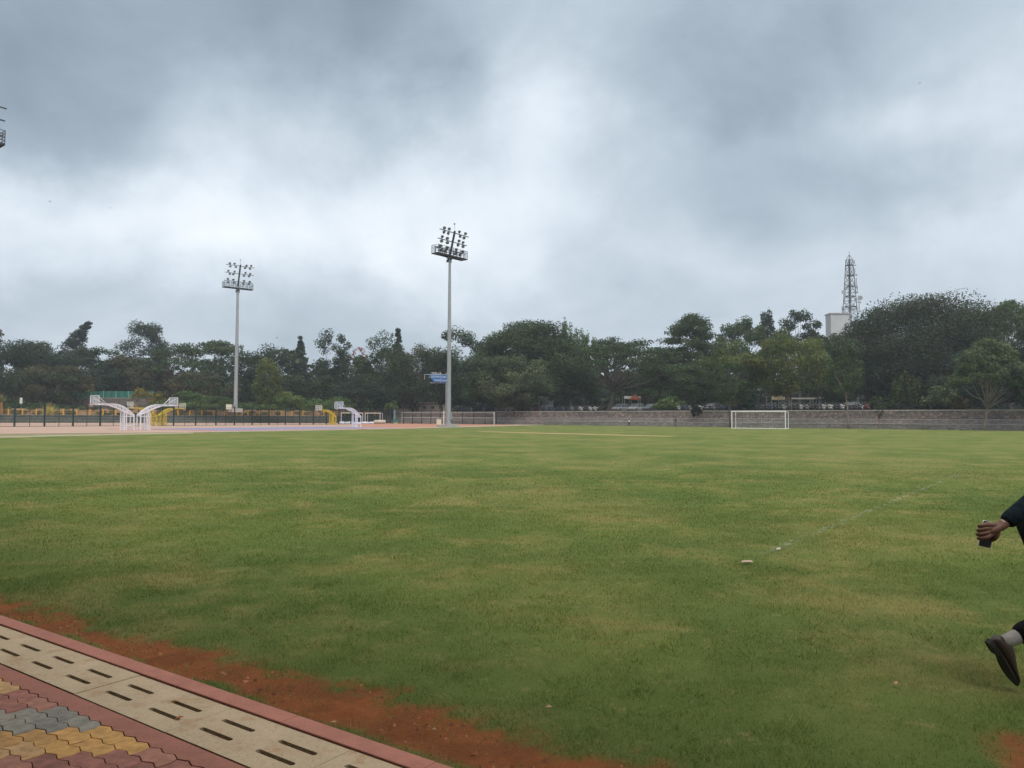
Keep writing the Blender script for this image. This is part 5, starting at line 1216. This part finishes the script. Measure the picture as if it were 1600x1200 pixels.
# ------------------------------------------------------------ birds
for (px, py, lab) in ((173, 325, 'small dark bird in the sky at left'), (433, 528, 'small dark bird low above the trees left of centre'), (935, 307, 'small dark bird right of the middle mast'), (1437, 130, 'small dark bird high in the right of the sky'), (78, 315, 'small dark bird farthest left in the sky')):
    p = W(px, py, 130); o = MB(); o.loft([[(x, -r_, 0), (x, 0, r_), (x, r_, 0), (x, 0, -r_)] for x, r_ in ((-.18, .01), (-.08, .04), (.06, .045), (.15, .01))])
    for s_ in (-1, 1): o.add([(.05, 0, .02), (-.06, 0, .02), (-.05, s_ * .22, .10), (.04, s_ * .2, .10), (-.07, s_ * .42, .04)], [(0, 1, 2, 3), (3, 2, 4)])
    b_ = o.build('bird', mat('bird_dark', (.04, .04, .045), .8)); b_.location = p; b_.rotation_euler = (0, 0, random.random() * 6); tag(b_, lab, 'bird')
# small pale notice at left
nb = thing('notice_board', Vector((W(33, 625, 165).x, 165, 3.0)), 'small pale notice board on a post among the scrub at far left', 'sign'); z_ = W(33, 626, 165).z - 3
o = MB(); o.box((0, 0, z_), (.55, .05, 1.25)); o.build('panel', M_fw, nb); o = MB(); o.bar((0, .05, 0), (0, .05, z_ - .5), .06); o.build('post', M_galv, nb)
# ------------------------------------------------------------ people
M_skin = mat('skin_brown', (.125, .058, .038), .55, var=.12, scale=30, bump=.15, bscale=200)
M_jkt = mat('jacket_navy', (.008, .016, .022), .9, var=.3, scale=14, bump=.8, bscale=26, spec=.1)
M_trs = mat('trousers_black', (.008, .008, .009), .9, var=.2, scale=14, bump=.8, bscale=26, spec=.1)
M_hair = mat('hair_black', (.012, .010, .009), .6, var=.3, scale=60)
M_shoe = mat('shoe_leather', (.030, .016, .011), .45, var=.2, scale=12, spec=.5)
M_sole = mat('shoe_sole', (.012, .011, .011), .7)
M_sock = mat('sock_grey', (.30, .29, .29), .95, var=.2, scale=60, bump=.4, bscale=220)
def skin_obj(name, chains, m, parent=None, sub=2, flat=None):
    """chains: list of lists of (point, radius or (rx, ry)); points repeated across chains are shared"""
    vs, es, rs, key = [], [], [], {}
    roots = []
    for ch_ in chains:
        prev = None
        for p, r in ch_:
            k = tuple(round(x, 4) for x in p)
            if k not in key: key[k] = len(vs); vs.append(k); rs.append(r if isinstance(r, tuple) else (r, r))
            i = key[k]
            if prev is not None: es.append((prev, i))
            prev = i
    par = list(range(len(vs)))
    def fnd(a):
        while par[a] != a: a = par[a]
        return a
    for a, b_ in es: par[fnd(a)] = fnd(b_)
    me = bpy.data.meshes.new(name); me.from_pydata(vs, es, []); me.materials.append(m)
    o = bpy.data.objects.new(name, me); COL.objects.link(o)
    if parent: rel(o, parent)
    md = o.modifiers.new('skin', 'SKIN'); md.use_smooth_shade = True; md.branch_smoothing = .6
    if not me.skin_vertices: 
        bm = bmesh.new(); bm.from_mesh(me); bm.verts.layers.skin.verify(); bm.to_mesh(me); bm.free()
    seen = set()
    for i, sv in enumerate(me.skin_vertices[0].data):
        sv.radius = rs[i]; f_ = fnd(i); sv.use_root = f_ not in seen; seen.add(f_)
    s_ = o.modifiers.new('sub', 'SUBSURF'); s_.levels = sub; s_.render_levels = sub
    return o
def shoe(name, parent, ankle_pt, xf, zf, side=1, L_=.29, sock=True, origin=None):
    """xf heel to toe, zf sole to ankle"""
    yf = zf.cross(xf).normalized(); Mx = Matrix((xf, yf, zf)).transposed()
    org = origin
    def P(x, y, z): return org + Mx @ Vector((x, y, z))
    st = [(.000, .018, .030, .075), (.012, .028, .022, .088), (.035, .033, .020, .094), (.065, .036, .020, .106), (.10, .038, .021, .112), (.13, .041, .020, .100), (.17, .047, .016, .076), (.21, .049, .013, .052), (.245, .043, .012, .044), (.272, .030, .013, .036), (.288, .014, .016, .028)]
    rings = []
    for x, w, zb, zt in st:
        c = (zb + zt) / 2; hh = (zt - zb) / 2; r_ = []
        for k in range(14):
            a = 2 * pi * k / 14; cy, sz = cos(a), sin(a); wy = w * (abs(cy) ** .8) * (1 if cy > 0 else -1); wz = hh * (abs(sz) ** .8) * (1 if sz > 0 else -1)
            if sz > 0: wy *= 1 - .25 * sz
            r_.append(P(x, wy + .004 * side * sin(x * 10), c + wz))
        rings.append(r_)
    o = MB(); o.loft(rings); up_ = rel(o.build('shoe', M_shoe, None, True), parent)
    s_ = up_.modifiers.new('sub', 'SUBSURF'); s_.levels = 1; s_.render_levels = 2
    o = MB(); hl = [(.000, -.015), (.004, -.026), (.03, -.034), (.078, -.033), (.080, 0), (.078, .033), (.03, .034), (.004, .026), (.0, .015)]
    o.loft([[P(x * 1.0 + (.003 if z < .01 else -.002), y, z) for x, y in hl] for z in (0, .026)]); 
    sl = [(-.002, -.02), (.02, -.034), (.10, -.036), (.17, -.050), (.215, -.052), (.25, -.045), (.278, -.03), (.293, -.008), (.293, .008), (.278, .03), (.25, .045), (.215, .052), (.17, .050), (.10, .036), (.02, .034), (-.002, .02)]
    zof = lambda x: .016 if x < .11 else max(.004, .016 - (x - .11) * .16)
    o.loft([[P(x, y, zof(x) + dz) for x, y in sl] for dz in (0, .009)])
    rel(o.build('sole', M_sole), up_)
    return up_
def person(label, J, R_sc=1.0, top=M_jkt, trs=M_trs, hands=True, base=None, cat='person', phone_hand=False, simple=False, sho=True):
    root = thing('person', base, label, cat); v = lambda k: Vector(J[k]); s = R_sc; ch = []
    pel, chest, neck, head = v('pelvis'), v('chest'), v('neck'), v('head')
    ch.append([(pel, (.12 * s, .10 * s)), (pel.lerp(chest, .5), (.115 * s, .09 * s)), (chest, (.135 * s, .10 * s)), (neck, .052 * s), (head - Vector((0, 0, .05 * s)), .062 * s), (head + Vector((.0, 0, .03 * s)), .085 * s), (head + Vector((0, 0, .10 * s)), .06 * s)])
    for sd_ in ('r', 'l'):
        ch.append([(chest, .1), (v(sd_ + 'sh'), .055 * s), (v(sd_ + 'el'), .040 * s), (v(sd_ + 'wr'), (.030 * s, .024 * s))])
        ch.append([(pel, .1), (v(sd_ + 'hip'), .085 * s), (v(sd_ + 'kn'), .052 * s), (v(sd_ + 'an'), .034 * s), ])
    if 'palm' in J: ch.append([(v('rwr'), (.03, .024))] + J['palm'])
    for sd_ in ('r', 'l'):
        wr, el = v(sd_ + 'wr'), v(sd_ + 'el'); h = J.get(sd_ + 'hand')
        if h: 
            for f_ in h: ch.append(f_)
        elif not simple:
            d = (wr - el).normalized(); u_ = Vector(J.get('handup', (0, 1, 0))); u_ = (u_ - d * u_.dot(d)).normalized(); pn = d.cross(u_)
            for i, (ln_, off) in enumerate(((.070, .030), (.078, .010), (.073, -.010), (.058, -.030))):
                a0 = wr + d * .012 + u_ * off * .5; m_ = wr + d * .085 + u_ * off; a1 = m_ + d * ln_ * .45 + pn * .012; a2 = a1 + d * ln_ * .25 + pn * .022; a3 = a2 + d * ln_ * .1 + pn * .022
                ch.append([(a0, .012), (m_, .011), (a1, .009), (a2, .008), (a3, .006)])
            t0 = wr + d * .02 + u_ * .02; ch.append([(t0, .012), (t0 + d * .03 + u_ * .02, .012), (t0 + d * .062 + u_ * .03 + pn * .012, .009), (t0 + d * .085 + u_ * .028 + pn * .02, .007)])
    body = skin_obj('body', ch, M_skin, root, 2 if not simple else 1)
    # face
    if not simple:
        fx = Vector(J['face']).normalized(); fy = Vector((0, 0, 1)).cross(fx); o = MB(); hc = head + Vector((0, 0, .02))
        o.sphere(hc + fx * .088 + Vector((0, 0, -.02)), .016, 6, (1, 1, 1.3)); 
        for sg_ in (-1, 1): o.sphere(hc + fy * sg_ * .083 + Vector((0, 0, -.01)), .026, 6, (.7, .4, 1.1))
        rel(o.build('ears_and_nose', M_skin, None, True), root)
        o = MB()
        for sg_ in (-1, 1): o.sphere(hc + fx * .072 + fy * sg_ * .032 + Vector((0, 0, .006)), .012, 6)
        rel(o.build('eyes', mat('eye', (.5, .48, .45), .3), None, True), root)
        o = MB(); o.sphere(hc + fx * .078 + Vector((0, 0, -.055)), .02, 6, (.35, 1.1 if abs(fx.x) > .5 else .35, .3)); rel(o.build('mouth', mat('lips', (.22, .07, .06), .5), None, True), root)
        o = MB(); o.sphere(hc - fx * .012 + Vector((0, 0, .045)), .098, 10, (1.0, .95, .92)); rel(o.build('hair', M_hair, None, True), root)
    else:
        o = MB(); o.sphere(head + Vector((-.01 * s, 0, .06 * s)), .095 * s, 8); rel(o.build('hair', M_hair, None, True), root)
    jc = [[(pel + (pel - chest) * .10, (.155 * s, .125 * s)), (pel.lerp(chest, .5), (.15 * s, .12 * s)), (chest, (.165 * s, .125 * s)), (chest.lerp(neck, .75), (.085 * s, .075 * s))]]
    for sd_ in ('r', 'l'):
        e, w = v(sd_ + 'el'), v(sd_ + 'wr'); jc.append([(chest, .1), (v(sd_ + 'sh'), .078 * s), (v(sd_ + 'sh').lerp(e, .5), .062 * s), (e, .056 * s), (e.lerp(w, .5), .050 * s), (e.lerp(w, J.get('cuff', .86)), .043 * s)])
    jk = skin_obj('jacket' if not simple else 'shirt', jc, top, root, 2)
    tc_ = []
    for sd_ in ('r', 'l'):
        k_, a_ = v(sd_ + 'kn'), v(sd_ + 'an'); tc_.append([(pel, (.14 * s, .12 * s)), (v(sd_ + 'hip'), .105 * s), (v(sd_ + 'hip').lerp(k_, .5), .088 * s), (k_, .070 * s), (k_.lerp(a_, .5), .064 * s), (k_.lerp(a_, J.get('hem', .84)), .066 * s)])
    skin_obj('trousers', tc_, trs, root, 2)
    return root
# ---- the person running out of the right edge
def hp(px, py, Y): return W(px, py, Y)
wr = hp(1565, 821, 4.0); d_el = Vector((cos(radians(36)), .02, sin(radians(36))))
rel_ = wr + d_el * .27
J = dict(pelvis=(2.96, 4.19, .93), chest=(3.0, 4.19, 1.27), neck=(3.03, 4.19, 1.42), head=(3.07, 4.19, 1.55), face=(1, 0, 0),
         rsh=(2.99, 4.03, 1.34), rel=tuple(rel_), rwr=tuple(wr), lsh=(3.0, 4.36, 1.34), lel=(3.14, 4.44, 1.10), lwr=(3.37, 4.36, 1.18),
         rhip=(2.97, 4.10, .88), rkn=(3.22, 4.09, .50), ran=(3.24, 4.09, .12), lhip=(2.95, 4.28, .88), cuff=.95, hem=.93)
sh_o = hp(1541.5, 1003, 4.3); ang = radians(56.5); xf, zf = Vector((cos(ang), .04, -sin(ang))).normalized(), None
yf = Vector((0, -1, 0)); zf = xf.cross(yf).normalized(); 
if zf.z < 0: zf = -zf
xf = xf.normalized()
ank = sh_o + xf * .062 + zf * .115
J['lan'] = tuple(ank); kn = ank + Vector((cos(radians(24)), 0, sin(radians(24)))) * .42; J['lkn'] = tuple(kn)
J['rel'] = tuple(rel_)
# right hand: thumb side down, back of the hand to the camera, fingers closed round the far side of a phone
pinky_to_index = [(1529.5, 822.0), (1528, 828.5), (1527.5, 834.8), (1529, 841.0)]; mcp = [(1542, 819.5), (1540, 826), (1540, 833), (1542, 839.5)]
hand = []
for i in range(4):
    a0 = hp(1559.5, 821.5 + i * 1.6, 4.0); k1 = hp(*mcp[i], 3.985); k2 = hp(*pinky_to_index[i], 3.99); k2b = hp(pinky_to_index[i][0] - .3, pinky_to_index[i][1] + .3, 4.012); k3 = hp(pinky_to_index[i][0] + 4.5, pinky_to_index[i][1] + .5, 4.032); k4 = hp(pinky_to_index[i][0] + 9.5, pinky_to_index[i][1] + .6, 4.035)
    r_ = (.0088, .0096, .0098, .0096)[i]
    hand.append([(a0, .0165), (a0.lerp(k1, .55), .0155), (k1, .0138), (k2, r_), (k2b, r_ * .95), (k3, r_ * .85), (k4, r_ * .7)])
t0 = hp(1560, 829, 4.0); hand.append([(t0, .0150), (hp(1556.5, 838.5, 4.0), .0150), (hp(1551, 844, 4.012), .0115), (hp(1545.5, 844.5, 4.03), .0100), (hp(1541, 843, 4.036), .0080)])
J['rhand'] = hand; J['palm'] = [(tuple(hp(1559, 824, 3.998)), (.026, .024)), (tuple(hp(1551, 827.5, 3.996)), (.029, .024)), (tuple(hp(1544.5, 829.5, 3.996)), (.026, .019)), (tuple(hp(1538, 831, 4.006)), (.018, .012))]; J['handup'] = (0, 0, 1)
runner = person('person running out at the right edge, dark jacket, black trousers, phone in trailing hand', J, base=(3.05, 4.19, 0))
lsh = shoe('shoe', runner, ank, xf, zf, 1, origin=sh_o)
shoe('shoe', runner, None, Vector((1, 0, 0)), Vector((0, 0, 1)), 1, origin=Vector((3.18, 4.09, .004)))
for a_, k_, dn in ((ank, kn, (xf * -.012 - zf * .055)), (Vector(J['ran']), Vector(J['rkn']), Vector((-.01, 0, -.05)))):
    skin_obj('sock', [[(a_ + dn, .036), (a_, .040), (a_.lerp(k_, .14), .043), (a_.lerp(k_, .27), .045)]], M_sock, runner, 2)
# shirt cuff at the wrist
o = MB(); dd = (rel_ - wr).normalized(); M_ = Matrix.Translation(wr + dd * .012) @ dd.to_track_quat('Z', 'Y').to_matrix().to_4x4(); o.lathe([(.0225, 0), (.0245, 0), (.0245, .006), (.0225, .006), (.0225, 0)], 20, M_); rel(o.build('bracelet', mat('pale_band', (.45, .36, .34), .5), None, True), runner)
# phone, held: a thing of its own
c = [hp(1535.5, 814, 4.016), hp(1551, 817.5, 4.016), hp(1549.5, 856.5, 4.02), hp(1531, 851.5, 4.02)]
ux = ((c[1] - c[0]) + (c[2] - c[3])).normalized(); uz = ((c[0] - c[3]) + (c[1] - c[2])); uz = (uz - ux * uz.dot(ux)).normalized(); uy = ux.cross(uz); Rm = Matrix((ux, uy, uz)).transposed(); ctr = sum(c, Vector()) / 4
ph = thing('mobile_phone', ctr, 'black smartphone with a pale edge held in the trailing hand of the running person', 'phone'); ph.rotation_euler = Rm.to_euler()
def rrect(w, h, r, n=5):
    pts = []
    for cx_, cz_, a0 in ((w / 2 - r, h / 2 - r, 0), (-w / 2 + r, h / 2 - r, pi / 2), (-w / 2 + r, -h / 2 + r, pi), (w / 2 - r, -h / 2 + r, 1.5 * pi)):
        for k in range(n): a = a0 + pi / 2 * k / (n - 1); pts.append((cx_ + r * cos(a), cz_ + r * sin(a)))
    return pts
def slabp(w, h, r, y0, y1): return [[(x, y0, z) for x, z in rrect(w, h, r)], [(x, y1, z) for x, z in rrect(w, h, r)]]
PW, PH = .066, .136
o = MB(); o.loft(slabp(PW, PH, .009, -.0035, .0035)); o.build('case', mat('phone_edge', (.75, .75, .76), .35), ph)
o = MB(); o.loft(slabp(PW - .0035, PH - .0045, .008, -.0046, -.0036)); o.build('screen', mat('phone_glass', (.012, .012, .014), .3), ph)
o = MB(); o.loft(slabp(PW - .003, PH - .004, .008, .0036, .0046)); o.build('back_panel', mat('phone_back', (.03, .03, .03), .4), ph)
# ---- the small figure running near the wall
bp_ = G(983, 668.0); s = .80
def q(x, y, z): return (bp_.x + x * s, bp_.y + y * s, z * s)
J2 = dict(pelvis=q(0, 0, .95), chest=q(.03, 0, 1.28), neck=q(.06, 0, 1.45), head=q(.09, 0, 1.60), rsh=q(.03, -.17, 1.36), rel=q(-.20, -.22, 1.16), rwr=q(-.36, -.2, 1.28), lsh=q(.03, .17, 1.36), lel=q(.2, .2, 1.12), lwr=q(.40, .15, 1.25),
          rhip=q(0, -.09, .90), rkn=q(.18, -.1, .52), ran=q(-.02, -.1, .15), lhip=q(0, .09, .90), lkn=q(-.12, .1, .48), lan=q(-.46, .1, .26), cuff=.3, hem=.5)
rn_ = person('small child running on the grass before the wall in a pale top and dark shorts', J2, R_sc=s, top=mat('pale_top', (.62, .66, .66), .9), trs=mat('dark_shorts', (.03, .035, .06), .9), base=(bp_.x, bp_.y, 0), simple=True)
for (x, y, z), pt in (((-.02, -.1, .15), .0), ((-.46, .1, .26), -.9)):
    a = Vector(q(x, y, z)); d = Vector((cos(pt), 0, sin(pt))); o = MB(); o.tube([a - d * .05 - Vector((0, 0, .06)), a + d * .04 - Vector((0, 0, .06)), a + d * .16 - Vector((0, 0, .07))], [.035, .045, .028], 8); rel(o.build('shoe', mat('white_shoe', (.5, .5, .5), .7), None, True), rn_)

# ------------------------------------------------------------ the damp air between here and the trees
HAZE = 0.00045
if HAZE:
    mh = bpy.data.materials.new('haze'); mh.use_nodes = True; t = mh.node_tree; t.nodes.clear(); pv = t.nodes.new('ShaderNodeVolumePrincipled'); oo = t.nodes.new('ShaderNodeOutputMaterial')
    pv.inputs['Color'].default_value = (.80, .88, 1, 1); pv.inputs['Density'].default_value = HAZE; pv.inputs['Anisotropy'].default_value = .3; t.links.new(pv.outputs[0], oo.inputs['Volume'])
    o = MB(); o.box((0, 0, 30), (5400, 5400, 64)); hz = o.build('haze', mh); tag(hz, kind='stuff')
